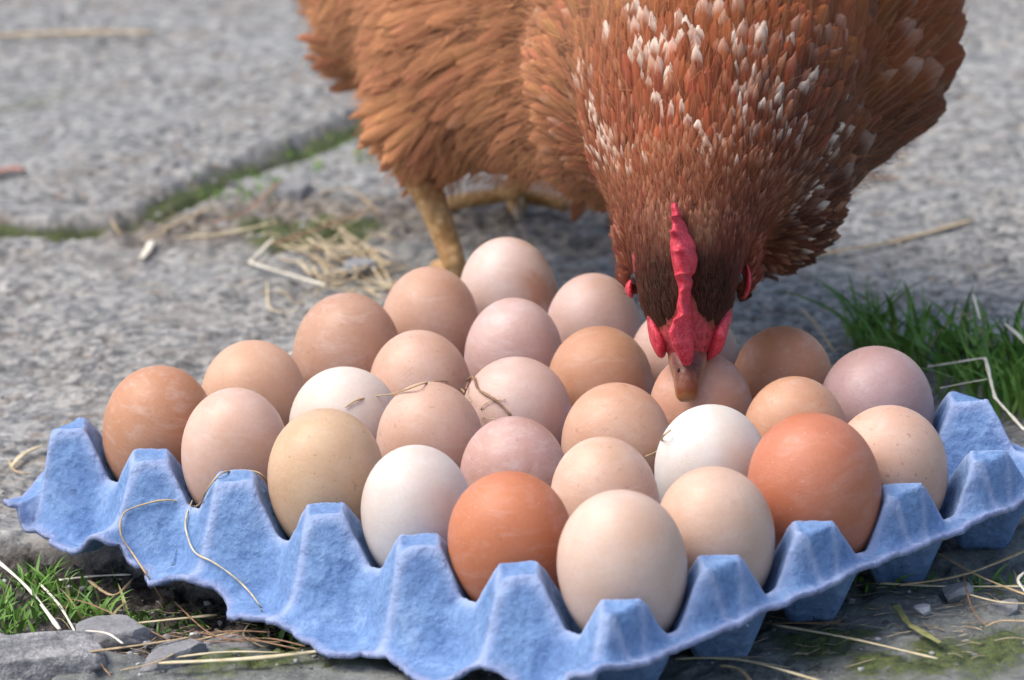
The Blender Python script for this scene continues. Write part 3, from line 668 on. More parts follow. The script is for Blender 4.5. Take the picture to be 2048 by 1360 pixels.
# comb
cm = Nt('comb_skin', .48, .45)
c = cm.mix(cm.ramp(cm.noise(350, 4, .6), [(.3, 0.), (.7, 1.)]), (.44, .012, .030), (.68, .060, .095))
c = cm.mix(cm.ramp(cm.vor(900), [(.1, .45), (.4, 0.)]), c, (.80, .25, .27))
cm.col(c); cm.sss(.25, (1., .25, .2), .003); cm.bump(cm.math('ADD', cm.noise(1300, 3, .6), cm.vor(1500)), .0004, .6)
CB = [  # y, base x, crest x, depth of base, rise, half thickness
 (405, 1349, 1348, 9, 3, 1.4), (418, 1351, 1350, 8, 6, 2.0), (440, 1357, 1349, 7, 9, 2.8), (460, 1366, 1350, 6, 12, 3.6), (490, 1372, 1358, 4, 14, 6.2), (520, 1373, 1362, 2, 14, 6.4),
 (550, 1372, 1364, 0, 12, 4.8), (580, 1371, 1366, -2, 10, 3.0), (610, 1371, 1364, -3, 9, 3.2), (628, 1374, 1368, -3, 10, 3.6), (645, 1375, 1350, -3, 11, 4.2), (665, 1376, 1340, -4, 12, 4.8), (690, 1377, 1346, -5, 11, 4.8), (712, 1377, 1358, -5, 8, 4.0), (730, 1376, 1370, -5, 4, 2.0)]
cb = np.array(CB, float); yq = np.linspace(405, 732, 90); cbq = np.stack([np.interp(yq, cb[:, 0], cb[:, k]) for k in range(1, 6)], 1)
for _ in range(2): cbq[1:-1] = (cbq[:-2] + cbq[1:-1] * 2 + cbq[2:]) / 4
teeth = [(416, 5, .4), (438, 6, 1.), (467, 7, .8), (503, 9, .35), (555, 8, 1.1), (583, 6, .3), (640, 8, .4)]
vs = []; seg = 14
for i, y in enumerate(yq):
    xb, xc, Yb, rise, th = cbq[i]
    tooth = max(max(0, 1 - abs(y - t_) / w_) * a_ for t_, w_, a_ in teeth)
    rise2 = rise * (.86 + .42 * tooth); side_ = -13 * tooth + 2.5 * math.sin(y / 21.)
    Bp = AY(xb, y, Yb + 3); Tp = AY(xc + side_, y - 8 * tooth, Yb - rise2)
    up = Tp - Bp; sd2 = np.cross(up / np.linalg.norm(up), np.array([0, 0, 1.])); sd2 /= np.linalg.norm(sd2)
    for s in range(seg):
        ph = 2 * math.pi * s / seg; f = .5 - .5 * math.cos(ph)
        tap = 1.15 * th * (1.0 - .30 * f - .35 * tooth * f) * (.62 + .38 * (1 - f)); wv = .35 * math.sin(y / 11. + f * 4)
        vs.append(Bp + up * f + sd2 * (math.sin(ph) * tap + wv * f))
fs = [(i * seg + s, i * seg + (s + 1) % seg, (i + 1) * seg + (s + 1) % seg, (i + 1) * seg + s) for i in range(89) for s in range(seg)]
fs += [tuple(range(seg)), tuple(89 * seg + s for s in range(seg))]
o = mesh_obj('comb', vs, fs, cm.m); part_of(o, hen)
ss = o.modifiers.new('smooth', 'SUBSURF'); ss.levels = ss.render_levels = 1
# wattles, earlobes
loft('wattle', [AY(1301, 622, 12), AY(1307, 648, 11), AY(1314, 674, 10), AY(1320, 696, 9), AY(1324, 713, 9)], [1.8, 2.6, 2.9, 2.6, 1.2], [4, 8, 10, 9, 2], cm.m, hen, bumpf=lambda t, p: 1 + .10 * math.sin(9 * t + 3 * p))
loft('wattle', [AY(1454, 612, 12), AY(1447, 638, 11), AY(1438, 664, 10), AY(1427, 692, 9), AY(1414, 718, 9)], [1.6, 3.2, 3.6, 3.1, 1.0], [4, 8, 11, 9, 2], cm.m, hen, bumpf=lambda t, p: 1 + .10 * math.sin(8 * t + 2 * p + 1))
loft('earlobe', [AY(1262, 562, 25), AY(1258, 574, 24), AY(1260, 586, 24), AY(1264, 594, 24)], [.8, 1.5, 1.4, .5], [2, 4, 4, 1.5], cm.m, hen)
loft('earlobe', [AY(1493, 530, 26), AY(1497, 548, 25), AY(1496, 574, 24), AY(1488, 598, 23)], [.5, .9, 1.1, .5], [2, 4, 4, 1.5], cm.m, hen)
for ex, sg in ((1276, -1), (1471, 1)):
    em = Nt('eye', .08, .6); em.col(em.ramp(em.attr('lt'), [(.0, (.005, .004, .004)), (.34, (.006, .005, .005)), (.38, (.50, .20, .04)), (.8, (.42, .15, .03))]))
    cE = AY(ex, 556, 19); vs = []; fs = []
    axx = np.array([sg * .95, -.25, -.1]); axx /= np.linalg.norm(axx); e1 = np.cross(axx, [0, 0, 1.]); e1 /= np.linalg.norm(e1); e2 = np.cross(axx, e1)
    lt = []
    for r_ in range(11):
        th = math.pi * r_ / 10
        for s in range(16):
            ph = 2 * math.pi * s / 16; vs.append(cE + 3.1 * (axx * math.cos(th) + (e1 * math.cos(ph) + e2 * math.sin(ph)) * math.sin(th))); lt.append(r_ / 10)
    fs = [(r_ * 16 + s, (r_ + 1) * 16 + s, (r_ + 1) * 16 + (s + 1) % 16, r_ * 16 + (s + 1) % 16) for r_ in range(10) for s in range(16)]
    part_of(mesh_obj('eye', vs, fs, em.m, attrs={'lt': lt}), hen)
# beak
bk = Nt('beak_horn', .42, .4)
c = bk.ramp(bk.attr('lt'), [(0., (.22, .070, .060)), (.35, (.10, .024, .014)), (.72, (.20, .050, .012)), (.90, (.36, .17, .06)), (1., (.62, .44, .22))])
c = bk.mix(bk.ramp(bk.noise(180, 4, .6, 1.0), [(.45, 0.), (.7, .45)]), c, (.30, .17, .13))
c = bk.mix(bk.ramp(bk.attr('lc'), [(.80, 0.), (.97, .55)]), c, (.42, .24, .14))
bk.col(c); bk.bump(bk.noise(400, 3, .6), .0004, .6)
bx = AY(1372, 803, -10)
ub = loft('beak', [AY(1375, 708, 5), AY(1375, 728, 1), AY(1375, 750, -3), AY(1374, 775, -7), AY(1373, 793, -9), AY(1373, 803, -9.5)],
          [7.8, 7.4, 6.1, 5.0, 4.2, 2.4], [7, 7, 6, 4.4, 2.8, 1.2], bk.m, hen, seg=24)
lb = loft('lower_beak', [AY(1375, 705, 10), AY(1375, 735, 6), AY(1374, 765, 1), AY(1373, 790, -4)], [6.2, 6.0, 4.6, 1.6], [4, 4, 3, 1], bk.m, hen, seg=16)
for sx in (1358, 1391):
    nm = Nt('nostril', .6, .2); nm.col((.02, .008, .007))
    loft('nostril', [AY(sx, 736, -5.2), AY(sx + (1372 - sx) * .05, 741, -6.2), AY(sx, 746, -6.6)], [.5, .9, .4], [.5, .8, .4], nm.m, hen, seg=8)
# legs and feet
lg = Nt('leg_scales', .5, .4)
sc = lg.vor(230); c = lg.mix(lg.ramp(sc, [(.1, 1.), (.6, 0.)]), (.42, .22, .075), (.72, .47, .22))
c = lg.mix(lg.ramp(lg.noise(60, 4), [(.45, 0.), (.7, .7)]), c, (.50, .33, .16)); lg.col(c); lg.bump(sc, .0012, .7)
cl = Nt('claw_horn', .45, .4); cl.col((.30, .22, .15))
def ringy(t, p_): return 1 + .012 * math.sin(t * 55)
def foot(name_pts, rads, toes):
    leg = loft('leg', name_pts, rads, rads, lg.m, hen, seg=16, bumpf=ringy, sub=8)
    for tp in toes:
        tp = [np.array(q, float) for q in tp]
        t_ = loft('toe', tp[:-1], [5.2, 4.6, 4.4, 3.6][:len(tp) - 1], [4.6, 4.2, 4.0, 3.2][:len(tp) - 1], lg.m, None, seg=12, bumpf=lambda t, p_: 1 + .05 * math.sin(t * 32), sub=6)
        sub_of(t_, leg)
        c_ = loft('claw', [tp[-2] * .8 + tp[-3] * .2, (tp[-2] + tp[-1]) / 2 + np.array([0, 0, 1.2]), tp[-1]], [3.0, 2.2, .3], [2.8, 2.0, .3], cl.m, None, seg=8); sub_of(c_, leg)
gA = G(914, 585); gA[2] = GZ + 8
foot([AY(838, 350, 322), AY(862, 400, 320), AY(893, 480, 316), AY(912, 540, 312), gA + [0, 0, 2]], [8.8, 7.4, 6.2, 5.6, 6.4],
     [[gA, gA + [4, -26, 0], gA + [6, -48, -2], gA + [8, -60, -5]], [gA, gA + [-14, -4, 0], gA + [-26, -6, -2], gA + [-33, -8, -5]],
      [gA, gA + [26, -16, 0], gA + [40, -26, -2], gA + [49, -32, -5]], [gA, gA + [-6, 16, 0], gA + [-9, 25, -2], gA + [-11, 32, -5]]])
gB = G(1018, 418); gB[2] = GZ + 8
foot([AY(1046, 280, 436), AY(1045, 325, 440), AY(1038, 370, 443), gB + [0, 0, 2]], [6.4, 6, 5.6, 6.2],
     [[gB, gB + [3, -14, 2], gB + [4, -26, -1], gB + [4, -34, -6]], [gB, gB + [-16, -4, 0], gB + [-32, -6, -2], gB + [-42, -7, -5]],
      [gB, gB + [18, -12, 0], gB + [30, -20, -2], gB + [38, -25, -5]], [gB, gB + [6, 16, 0], gB + [9, 25, -2], gB + [11, 32, -5]]])
# ------------------------------------------------------------------ STONES
stm = Nt('rock', .85, .3)
a1 = stm.noise(60, 6, .65); a2 = stm.noise(420, 4, .7)
c = stm.ramp(a1, [(.3, (.11, .11, .12)), (.5, (.25, .25, .255)), (.68, (.42, .41, .40))])
c = stm.mix(.6, c, stm.ramp(a2, [(.3, (.12, .12, .14)), (.5, (.5, .5, .5)), (.72, (.9, .88, .85))]), 'OVERLAY')
stm.col(c); stm.bump(stm.math('ADD', a2, a1), .003, .8)
def recolor(base, name, colr):
    m = Nt(name, .8, .3); m.col(m.ramp(m.noise(150, 5, .65), [(.3, tuple(x * .55 for x in colr)), (.7, colr)])); m.bump(m.noise(400, 4, .7), .0015, .7); return m.m
dark_m = recolor(stm, 'dark_rock', (.30, .30, .305)); white_m = recolor(stm, 'pale_rock', (.62, .62, .63)); grey_m = recolor(stm, 'grey_rock', (.36, .37, .39))
def rock(px, py, sx, sy, sz, seed, mat, label, rot=0, sink=.3, boxy=.5):
    g_ = G(px, py); bm = bmesh.new(); bmesh.ops.create_icosphere(bm, subdivisions=5, radius=1)
    rs = random.Random(seed); pl = [(Vector((rs.gauss(0, 1), rs.gauss(0, 1), rs.gauss(0, .7))).normalized(), rs.uniform(.62, .9)) for _ in range(9)]
    pl.append((Vector((rs.uniform(-.15, .15), rs.uniform(-.15, .15), 1)).normalized(), .6))
    for v in bm.verts:
        q = v.co.copy()
        for n_, d_ in pl:
            e = q.dot(n_) - d_
            if e > 0: q -= n_ * e
        f = fbm(np.array([q.x * 2.2 + seed]), np.array([q.y * 2.2 + q.z * 1.7]), 5, seed % 3)[0]
        f2 = fbm(np.array([q.x * 9 + q.z * 5 + seed]), np.array([q.y * 9 + 7 * q.z]), 3, (seed + 1) % 3)[0]
        q *= .90 + .16 * f + .05 * f2
        v.co = Vector((q.x * sx, q.y * sy, q.z * sz)) * MM
    me = bpy.data.meshes.new('stone'); bm.to_mesh(me); bm.free(); me.polygons.foreach_set('use_smooth', np.ones(len(me.polygons), bool))
    me.materials.append(mat); o = bpy.data.objects.new('stone', me); COL.objects.link(o)
    o.location = Vector((g_[0], g_[1], gh(g_[0], g_[1]) + sz * (1 - 2 * sink) * .6)) * MM; o.rotation_euler = (0, 0, rot)
    tag(o, label, 'stone', 'loose stones round the tray')
rock(62, 1338, 31, 21, 9, 3, stm.m, 'broad flat grey stone in the bottom left corner', .1)
rock(232, 1262, 19, 11, 7, 5, dark_m, 'dark angular stone below the torn tray, under the long pale straw', -.1, .2)
rock(272, 1272, 4.2, 3.6, 3.6, 8, white_m, 'tiny pale stone chip on the dark angular stone', .3, .0)
rock(345, 1330, 15, 9, 6, 9, dark_m, 'dark stone chip at the lower edge beside the straw', .5, .3)
rock(470, 1275, 17, 9, 6, 14, dark_m, 'dark grey stone under the brown needles below the tray', .2, .3)
rock(1914, 1196, 7, 5.5, 5, 21, grey_m, 'grey lump of stone on the mossy slab at the right', .4, .1)
rock(1846, 1236, 3.8, 3, 2.4, 23, white_m, 'small whitish stone chip on the mossy slab near the grey lump', .2, .0)
rock(2010, 1222, 7, 5, 3.5, 27, dark_m, 'dark flat stone chip at the right edge of the mossy slab', .2, .1)
rock(722, 540, 9, 7, 6, 31, grey_m, 'bluish grey stone lying in the hay pile behind the eggs', .2, .1)
rock(590, 392, 11, 9, 6, 33, dark_m, 'dark stone in the mossy crack behind the hay', .2, .3)
gv, gf = [], []
ib = bmesh.new(); bmesh.ops.create_icosphere(ib, subdivisions=1, radius=1); IV = np.array([v.co[:] for v in ib.verts]); IF = [tuple(v.index for v in f.verts) for f in ib.faces]; ib.free()
def pebbles(n, box, lo_, hi_):
    for _ in range(n):
        px = rnd.uniform(box[0], box[2]); py = rnd.uniform(box[1], box[3]); g_ = G(px, py); s = lo_ * (hi_ / lo_) ** (rnd.random() ** 1.8)
        v = IV * (1 + rng.uniform(-.28, .28, (len(IV), 1))) * np.array([s, s * rnd.uniform(.6, 1), s * rnd.uniform(.4, .8)]); a = rnd.uniform(0, 6.28)
        R_ = np.array([[math.cos(a), -math.sin(a), 0], [math.sin(a), math.cos(a), 0], [0, 0, 1]]); v = v @ R_.T + [g_[0], g_[1], gh(g_[0], g_[1]) + s * .2]
        k = len(gv); gv.extend(v.tolist()); gf.extend([tuple(i + k for i in f) for f in IF])
pebbles(260, (-30, 1120, 760, 1360), .5, 2.8); pebbles(90, (1350, 1150, 2070, 1360), .4, 1.8); pebbles(140, (300, 340, 780, 480), .6, 3.5)
pebbles(520, (-20, 480, 700, 1000), .35, 1.2); pebbles(160, (1500, 380, 2060, 700), .5, 1.8); pebbles(120, (-20, 120, 700, 420), .6, 2.4)
gm = Nt('gravel', .85, .3); gm.col(gm.ramp(gm.noise(80, 2), [(.3, (.07, .07, .075)), (.5, (.27, .27, .27)), (.7, (.55, .54, .52))])); gm.bump(gm.noise(700, 3), .001, .6)
tag(mesh_obj('gravel', gv, gf, gm.m, smooth=False), 'loose grit and small gravel scattered over the paving', 'gravel', kind='stuff')

# ------------------------------------------------------------------ GRASS
grm = Nt('grass_blade', .5, .35); c = grm.mix(grm.ramp(grm.noise(40, 3), [(.3, 0.), (.7, 1.)]), (.055, .15, .022), (.20, .37, .06))
c = grm.mix(grm.ramp(grm.attr('gt'), [(.0, .6), (.35, 0.)]), c, (.20, .22, .09)); c = grm.mix(grm.attr('gd'), c, (.34, .30, .13)); grm.col(c)
grm.b.inputs['Transmission Weight'].default_value = 0.0
def grass(n, box, hmin, hmax, w, label, lean=(0, 0), spread=.6, clumps=None):
    vs, fs, gt, gd = [], [], [], []
    for _ in range(n):
        if clumps:
            cx, cy, cr = rnd.choice(clumps); px, py = rnd.gauss(cx, cr), rnd.gauss(cy, cr * .4)
        else: px, py = rnd.uniform(box[0], box[2]), rnd.uniform(box[1], box[3])
        g_ = G(px, py); z0 = gh(g_[0], g_[1]) - 1; H = rnd.uniform(hmin, hmax) * rnd.uniform(.6, 1)
        a = rnd.uniform(0, 6.28); dv = np.array([math.cos(a) * spread + lean[0], math.sin(a) * spread + lean[1], 0]) * rnd.uniform(.2, 1.2)
        f = rnd.uniform(0, 3.14); sv = np.array([math.cos(f), math.sin(f) * .7, .15]); ww = w * rnd.uniform(.55, 1.2); dry = rnd.random() < .07
        k = len(vs); nseg = 6
        for i in range(nseg + 1):
            t = i / nseg; c_ = np.array([g_[0], g_[1], z0]) + dv * H * t * t * .95 + np.array([0, 0, H * (t - .32 * t * t * np.linalg.norm(dv))]); wd_ = ww * (1 - t ** 2.2) ** .8 * (.6 + .8 * min(t * 3, 1) * .5) + .03
            fold = np.array([0, 0, -.25 * wd_])
            vs += [(c_ - sv * wd_).tolist(), (c_ + fold).tolist(), (c_ + sv * wd_).tolist()]; gt += [t] * 3; gd += [.8 if dry else 0.] * 3
            if i: b = k + 3 * (i - 1); fs += [(b, b + 1, b + 4, b + 3), (b + 1, b + 2, b + 5, b + 4)]
    o = mesh_obj('grass', vs, fs, grm.m, attrs={'gt': gt, 'gd': gd}); tag(o, label, 'grass', kind='stuff')
grass(400, None, 18, 48, 1.4, 'green grass tuft growing behind the right corner of the tray', (-.1, 0), .75, [(1800, 720, 40), (1880, 740, 50), (1950, 740, 55), (2020, 760, 45), (2050, 820, 40), (1985, 800, 45), (1750, 690, 22)])
grass(330, None, 6, 19, 1.1, 'short grass tuft at the left frame edge below the torn tray corner', (.15, 0), 1.0, [(40, 1195, 55), (110, 1165, 40), (20, 1235, 40), (160, 1195, 35), (70, 1140, 30)])
grass(90, (520, 1225, 760, 1300), 6, 16, 1.2, 'dark grass blades lying under the torn tray edge', (.3, 0), 1.4)
grass(70, (200, 1195, 420, 1230), 5, 12, .9, 'sparse short grass in the dark soil under the tray', (.3, 0), 1.4)
grass(60, (1640, 1150, 2060, 1185), 5, 14, .8, 'thin grass blades in the gap right of the tray', (.3, 0), 1.5)
grass(130, (380, 335, 560, 400), 3, 8, .9, 'low moss and grass in the crack behind the hay', (.3, 0), 1.0)
grass(70, (560, 280, 760, 335), 3, 10, .9, 'low grass in the crack beside the hen', (.3, 0), 1.0)

# ------------------------------------------------------------------ STRAW
def straw_mat(name, c0, c1):
    m = Nt(name, .55, .35); mp_ = m.n('ShaderNodeMapping'); mp_.inputs['Scale'].default_value = (1, 1, 1); m.l(m.co.outputs['Object'], mp_.inputs[0])
    m.col(m.ramp(m.noise(110, 4, .6, 1.5, mp_.outputs[0]), [(.3, c0), (.7, c1)])); m.bump(m.noise(1500, 2), .0003, .5); return m.m
PALE = straw_mat('pale_straw', (.50, .40, .22), (.74, .66, .46)); BROWN = straw_mat('brown_straw', (.17, .09, .05), (.38, .23, .13)); WHITE = straw_mat('bleached_straw', (.66, .60, .46), (.84, .80, .68)); TAN = straw_mat('tan_straw', (.36, .25, .13), (.58, .44, .26))
deps = bpy.context.evaluated_depsgraph_get(); deps.update()
def surf(x, y, lift):
    d = Vector(ray(x, y)).normalized(); ok, loc, nrm, i_, ob, m_ = SC.ray_cast(deps, Vector(CAM * MM) + d * .5, d)
    p_ = np.array(loc) / MM if ok else G(x, y)
    return p_ + np.array(nrm) * lift
def tube(pts, r, mat, flat=.55, name='straw', seg=6, sub=5):
    pts = [np.array(q, float) for q in pts]; n = len(pts)
    t_ = np.linspace(0, n - 1, (n - 1) * sub + 1); C_ = []
    for t in t_:
        i = min(int(t), n - 2); f = t - i; p0, p1, p2, p3 = pts[max(i - 1, 0)], pts[i], pts[i + 1], pts[min(i + 2, n - 1)]
        C_.append(.5 * (2 * p1 + (p2 - p0) * f + (2 * p0 - 5 * p1 + 4 * p2 - p3) * f * f + (3 * p1 - p0 - 3 * p2 + p3) * f ** 3))
    vs, fs = [], []
    for i, c_ in enumerate(C_):
        tg = C_[min(i + 1, len(C_) - 1)] - C_[max(i - 1, 0)]; tg /= np.linalg.norm(tg) + 1e-9
        xx = np.cross(tg, [0, 0, 1.]); xx /= np.linalg.norm(xx) + 1e-9; yy = np.cross(xx, tg)
        k = r * (1 + .16 * math.sin(i * 1.7 + r * 40) + .16 * math.sin(i * .6 + r * 9)) * (.75 if i in (0, len(C_) - 1) else 1)
        for s in range(seg):
            ph = 6.2832 * s / seg; vs.append(c_ + xx * k * math.cos(ph) + yy * k * flat * math.sin(ph))
    fs = [(i * seg + s, i * seg + (s + 1) % seg, (i + 1) * seg + (s + 1) % seg, (i + 1) * seg + s) for i in range(len(C_) - 1) for s in range(seg)]
    fs += [tuple(range(seg))[::-1], tuple((len(C_) - 1) * seg + s for s in range(seg))]
    return vs, fs
def straw(pp, r, mat, label, lift=1.0, flat=.4, on=False, cat='straw', name='straw', sharp=False):
    pts = []
    for q in pp:
        if on: pts.append(surf(q[0], q[1], (q[2] if len(q) > 2 else lift)))
        else:
            zl = q[2] if len(q) > 2 else lift; g_ = G(q[0], q[1], zl); zz = gh(g_[0], g_[1]) + zl + r; g_ = G(q[0], q[1], zz); g_[2] = gh(g_[0], g_[1]) + zl + r; pts.append(g_)
    if not on:                                           # stems are stiff: lift them clear of the stone instead of hugging it
        z = np.array([p_[2] for p_ in pts]); m_ = z.max() * .35 + z * .65
        for p_, zz in zip(pts, m_): p_[2] = zz
    if sharp:
        q2 = [pts[0]]
        for a_, b_ in zip(pts[:-1], pts[1:]): q2 += [a_ * .94 + b_ * .06, a_ * .5 + b_ * .5, a_ * .06 + b_ * .94]
        pts = [pts[0]] + q2[1:] + [pts[-1]]
        pts = [p_ for i, p_ in enumerate(pts) if i == 0 or np.linalg.norm(p_ - pts[i - 1]) > .05]
    v, f = tube(pts, r, mat, flat); o = mesh_obj(name, v, f, mat); tag(o, label, cat, 'dry stems lying about the tray'); return o
straw([(318, 1332), (520, 1313), (742, 1293)], 1.25, PALE, 'thick pale straw pointing under the tray at the bottom edge', 3)
straw([(340, 1318), (450, 1305), (560, 1300)], .7, PALE, 'thin pale straw just above the thick pale one', 1.5)
straw([(120, 1243), (250, 1232), (432, 1212)], .9, PALE, 'long pale straw crossing the dark soil below the torn tray corner', 4)
straw([(-20, 1122), (55, 1185), (118, 1244)], .9, WHITE, 'pale straw slanting down through the left grass tuft', 5)
straw([(80, 1180), (118, 1202), (148, 1226)], .6, WHITE, 'short white straw at the edge of the left grass tuft', 4)
straw([(170, 1246), (215, 1266), (245, 1281)], .6, WHITE, 'short white straw lying on the dark angular stone', 9)
straw([(118, 1150), (190, 1150), (262, 1151)], .8, WHITE, 'straight white straw just under the torn tray corner', 4)
straw([(180, 1183), (225, 1172), (266, 1157)], .8, TAN, 'short tan straw below the white one under the tray', 4)
straw([(300, 1263), (420, 1240), (520, 1222)], .6, TAN, 'tan straw angled up toward the dark gap under the tray', 5)
straw([(135, 1190), (180, 1218), (260, 1228), (345, 1255)], .45, BROWN, 'thin brown curved stem between the left grass and stones', 5)
straw([(130, 1308), (280, 1290), (380, 1272)], .7, TAN, 'tan straw running past the broad flat stone', 5)
straw([(240, 1348), (310, 1325), (355, 1302)], .45, TAN, 'thin tan stem rising from the bottom edge near the dark chip', 4)
straw([(195, 1310), (205, 1325), (222, 1348)], .35, BROWN, 'short brown twig right of the broad flat stone', 3)
for k, (a_, b_, c_, d_, s_) in enumerate([(350, 1218, 480, 1262, 'uppermost'), (385, 1245, 560, 1270, 'second'), (330, 1240, 520, 1252, 'third'), (430, 1262, 600, 1294, 'longest'), (470, 1240, 610, 1288, 'steepest'), (400, 1276, 540, 1258, 'rising')]):
    straw([(a_, b_), ((a_ + c_) / 2, (b_ + d_) / 2 + rnd.uniform(-6, 6)), (c_, d_)], .42, BROWN, 'thin brown needle in the bundle under the torn tray, %s of the bundle' % s_, 5 + k * .6)
straw([(1545, 1253), (1700, 1279), (1875, 1315)], .75, PALE, 'long pale straw on the mossy slab right of the tray', 3)
straw([(1350, 1316), (1480, 1336), (1650, 1363)], .8, PALE, 'pale straw at the bottom edge right of the tray corner', 3)
straw([(1530, 1248), (1620, 1250), (1703, 1258)], .5, BROWN, 'brown straw close under the tray cups', 3)
straw([(1440, 1336), (1480, 1350), (1510, 1372)], .9, TAN, 'flat tan straw crossing the bottom frame edge', 2)
straw([(1800, 1184), (1930, 1150), (2070, 1098)], .95, TAN, 'tan straw rising toward the right edge over the gap', 5)
straw([(1872, 1104), (1960, 1146), (2070, 1188)], .8, TAN, 'straw slanting down to the right frame edge', 6)
straw([(1760, 1158), (1880, 1164), (2070, 1166)], .8, PALE, 'level pale straw in the gap right of the tray', 4)
straw([(1935, 1184), (2000, 1198), (2070, 1208)], .6, PALE, 'fine pale straw above the dark flat chip', 4)
straw([(1925, 1125), (1930, 1170), (1945, 1212), (1972, 1250)], .35, BROWN, 'thin dark curved stem beside the grey stone lump', 5)
straw([(1974, 1246), (2005, 1236), (2070, 1238)], .7, TAN, 'tan stem end at the right edge under the dark chip', 3)
straw([(1790, 1212), (1815, 1238), (1840, 1262), (1882, 1282)], 1.6, straw_mat('dry_leaf', (.16, .17, .06), (.34, .33, .15)), 'curved olive dry leaf on the mossy slab', 2, .2, cat='leaf', name='leaf')
straw([(2048, 1140), (2036, 1160), (2050, 1175)], .7, WHITE, 'short bent white straw at the right frame edge', 7)
straw([(1856, 766, 14), (1970, 712, 26), (1990, 800, 22), (2050, 892, 16)], .8, WHITE, 'bleached straw bent sharply over the grass at the right corner', sharp=True)
straw([(1880, 790, 22), (1930, 775, 24), (1975, 762, 26)], .35, WHITE, 'hair thin white stem in the right grass tuft')
straw([(2010, 642, 26), (2030, 668, 24), (2060, 705, 20)], 1.1, WHITE, 'stiff white stalk at the right edge above the grass')
straw([(1946, 590, 40), (1952, 625, 36), (1960, 660, 30)], .7, WHITE, 'short upright bleached stalk in the right grass tuft')
straw([(1605, 622), (1635, 658), (1668, 702)], .8, TAN, 'tan straw leaning beside the reddish brown rear egg', 4)
straw([(1615, 512), (1720, 502), (1800, 482), (1950, 443)], 1.5, TAN, 'long greyish stalk on the paving right of the hen', 1)
straw([(1730, 350), (1765, 354), (1798, 349)], 1.7, BROWN, 'short brown twig on the paving right of the hen\'s breast', 1)
straw([(546, 474), (500, 531), (652, 571)], 1.0, WHITE, 'bleached straw bent in a V left of the hay pile', 3, sharp=True)
straw([(534, 565), (538, 608), (560, 618), (592, 612)], .55, PALE, 'small hooked stem below the bent bleached straw', 2)
straw([(284, 474), (360, 433), (425, 394)], 1.15, TAN, 'tan straw pointing up at the mossy crack', 4)
straw([(355, 476), (450, 463), (545, 446)], 1.2, PALE, 'pale straw lying level across the debris by the crack', 4)
straw([(284, 516), (296, 500), (304, 482)], 1.9, WHITE, 'short flat white straw piece left of the debris', 1, .3)
straw([(430, 452), (500, 412), (560, 378)], .9, straw_mat('red_straw', (.22, .08, .05), (.42, .20, .13)), 'reddish stem crossing the mossy crack', 5)
straw([(540, 492), (640, 455), (745, 412)], 1.5, BROWN, 'broad brown stem running from the hay toward the hen', 3, .4)
straw([(640, 392), (700, 398), (760, 420)], .8, TAN, 'tan straw beside the hen\'s leg', 3)
straw([(222, 440), (232, 462), (240, 470)], .6, TAN, 'short stem sticking out of the crack at the left', 6)
straw([(-20, 76), (120, 72), (310, 64)], 2.6, TAN, 'broad tan stalk far back at the top left', 1, .4)
straw([(-15, 345), (20, 338), (50, 346)], 2.6, straw_mat('red_leaf', (.22, .07, .05), (.45, .22, .17)), 'reddish dry leaf at the left frame edge', 1, .35, cat='leaf', name='leaf')
straw([(120, 868), (140, 845), (175, 834), (212, 838)], .4, BROWN, 'thin brown stem curling behind the leftmost tray peg', 9)
straw([(22, 925), (50, 905), (86, 900)], 1.3, PALE, 'pale flat husk on the paving left of the tray', 2, .35)
straw([(18, 915), (30, 940), (60, 944)], .7, TAN, 'tan husk curl left of the tray corner', 1)
straw([(568, 712), (576, 706), (590, 700)], 1.0, WHITE, 'tiny white straw end showing between two left rear eggs', 16)
# fine stems on the eggs and the tray, laid on whatever is under them
straw([(690, 816), (715, 801), (755, 793), (795, 789), (850, 770), (890, 763), (920, 778), (940, 806)], .42, TAN, 'thin dry stem curling over the off-white and rosy eggs', .8, .8, True)
straw([(930, 762), (950, 757), (960, 780), (985, 796), (1005, 812), (1022, 831)], .6, BROWN, 'dark forked twig on the pale pink beige egg', .9, .8, True, 'twig', 'twig')
straw([(948, 752), (938, 772), (934, 790)], .35, BROWN, 'short dark twig tip above the forked twig', .9, .8, True, 'twig', 'twig')
straw([(1012, 800), (985, 803), (966, 815), (968, 834), (992, 842)], .22, TAN, 'hair thin loop of stem beside the forked twig', .8, .8, True)
straw([(1285, 910), (1312, 896), (1335, 880), (1350, 866)], .5, TAN, 'thin stem between the peach egg and the pure white egg', 2.5, .8, True)
straw([(325, 1210), (296, 1160), (262, 1110), (240, 1072), (250, 1028), (290, 1009), (340, 1001), (398, 1008), (420, 985), (440, 955), (480, 938), (512, 950), (531, 972)], .42, TAN, 'long thin stem looping over the left tray pegs', 1.6, .8, True)
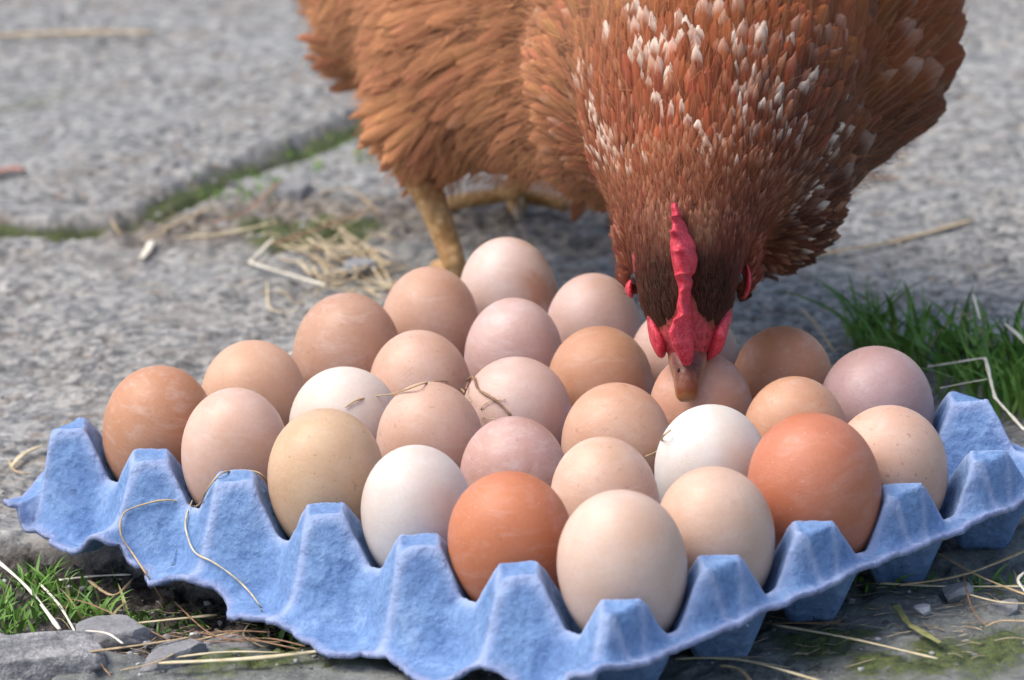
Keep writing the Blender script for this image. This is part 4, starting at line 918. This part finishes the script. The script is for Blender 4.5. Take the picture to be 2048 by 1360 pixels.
straw([(378, 1003), (373, 1030), (378, 1062), (396, 1105), (430, 1126), (465, 1150), (496, 1182), (520, 1218), (538, 1250), (536, 1284), (510, 1290), (487, 1276), (500, 1246), (524, 1226)], .40, PALE, 'fine pale stem trailing down the torn side of the tray', 1.6, .8, True)
# hay pile
hv, hf = [], []
for k in range(52):
    cx, cy = rnd.gauss(670, 58), rnd.gauss(520, 30); a = rnd.uniform(-.5, .9); Ls = rnd.uniform(25, 75); cur = rnd.uniform(-30, 30); zl = rnd.uniform(.5, 5)
    pts = []
    for t in (-1, -.35, .3, 1):
        g_ = G(cx + Ls * t * math.cos(a), cy + Ls * t * math.sin(a) * .7 + cur * (t * t - .4)); g_[2] = gh(g_[0], g_[1]) + zl + 1.5 * math.sin(3 * t + k); pts.append(g_)
    v, f = tube(pts, rnd.uniform(.4, .95), None, .5); k0 = len(hv); hv.extend(v); hf.extend([tuple(i + k0 for i in q) for q in f])
tag(mesh_obj('hay', hv, hf, straw_mat('hay_stems', (.30, .21, .11), (.66, .56, .38))), 'tangled heap of curled hay behind the left rear eggs', 'hay', kind='stuff')
hv, hf = [], []
for k in range(380):
    bx_ = rnd.choice([(330, 390, 760, 480), (250, 430, 800, 600), (150, 1190, 720, 1290), (100, 1190, 760, 1300), (1400, 1150, 2060, 1350), (1400, 1150, 2060, 1350), (780, 400, 1200, 540)])
    cx, cy = rnd.uniform(bx_[0], bx_[2]), rnd.uniform(bx_[1], bx_[3]); a = rnd.uniform(-.5, .5); Ls = rnd.uniform(8, 34); pts = []
    for t in (-1, 0, 1):
        g_ = G(cx + Ls * t * math.cos(a), cy + Ls * t * math.sin(a) * .5 + rnd.uniform(-3, 3)); g_[2] = gh(g_[0], g_[1]) + 1.2; pts.append(g_)
    v, f = tube(pts, rnd.uniform(.15, .45), None, .5, seg=4, sub=3); k0 = len(hv); hv.extend(v); hf.extend([tuple(i + k0 for i in q) for q in f])
tag(mesh_obj('chaff', hv, hf, straw_mat('chaff_bits', (.20, .12, .07), (.62, .52, .34))), 'fine chaff and stem bits strewn on stone and soil', 'chaff', kind='stuff')
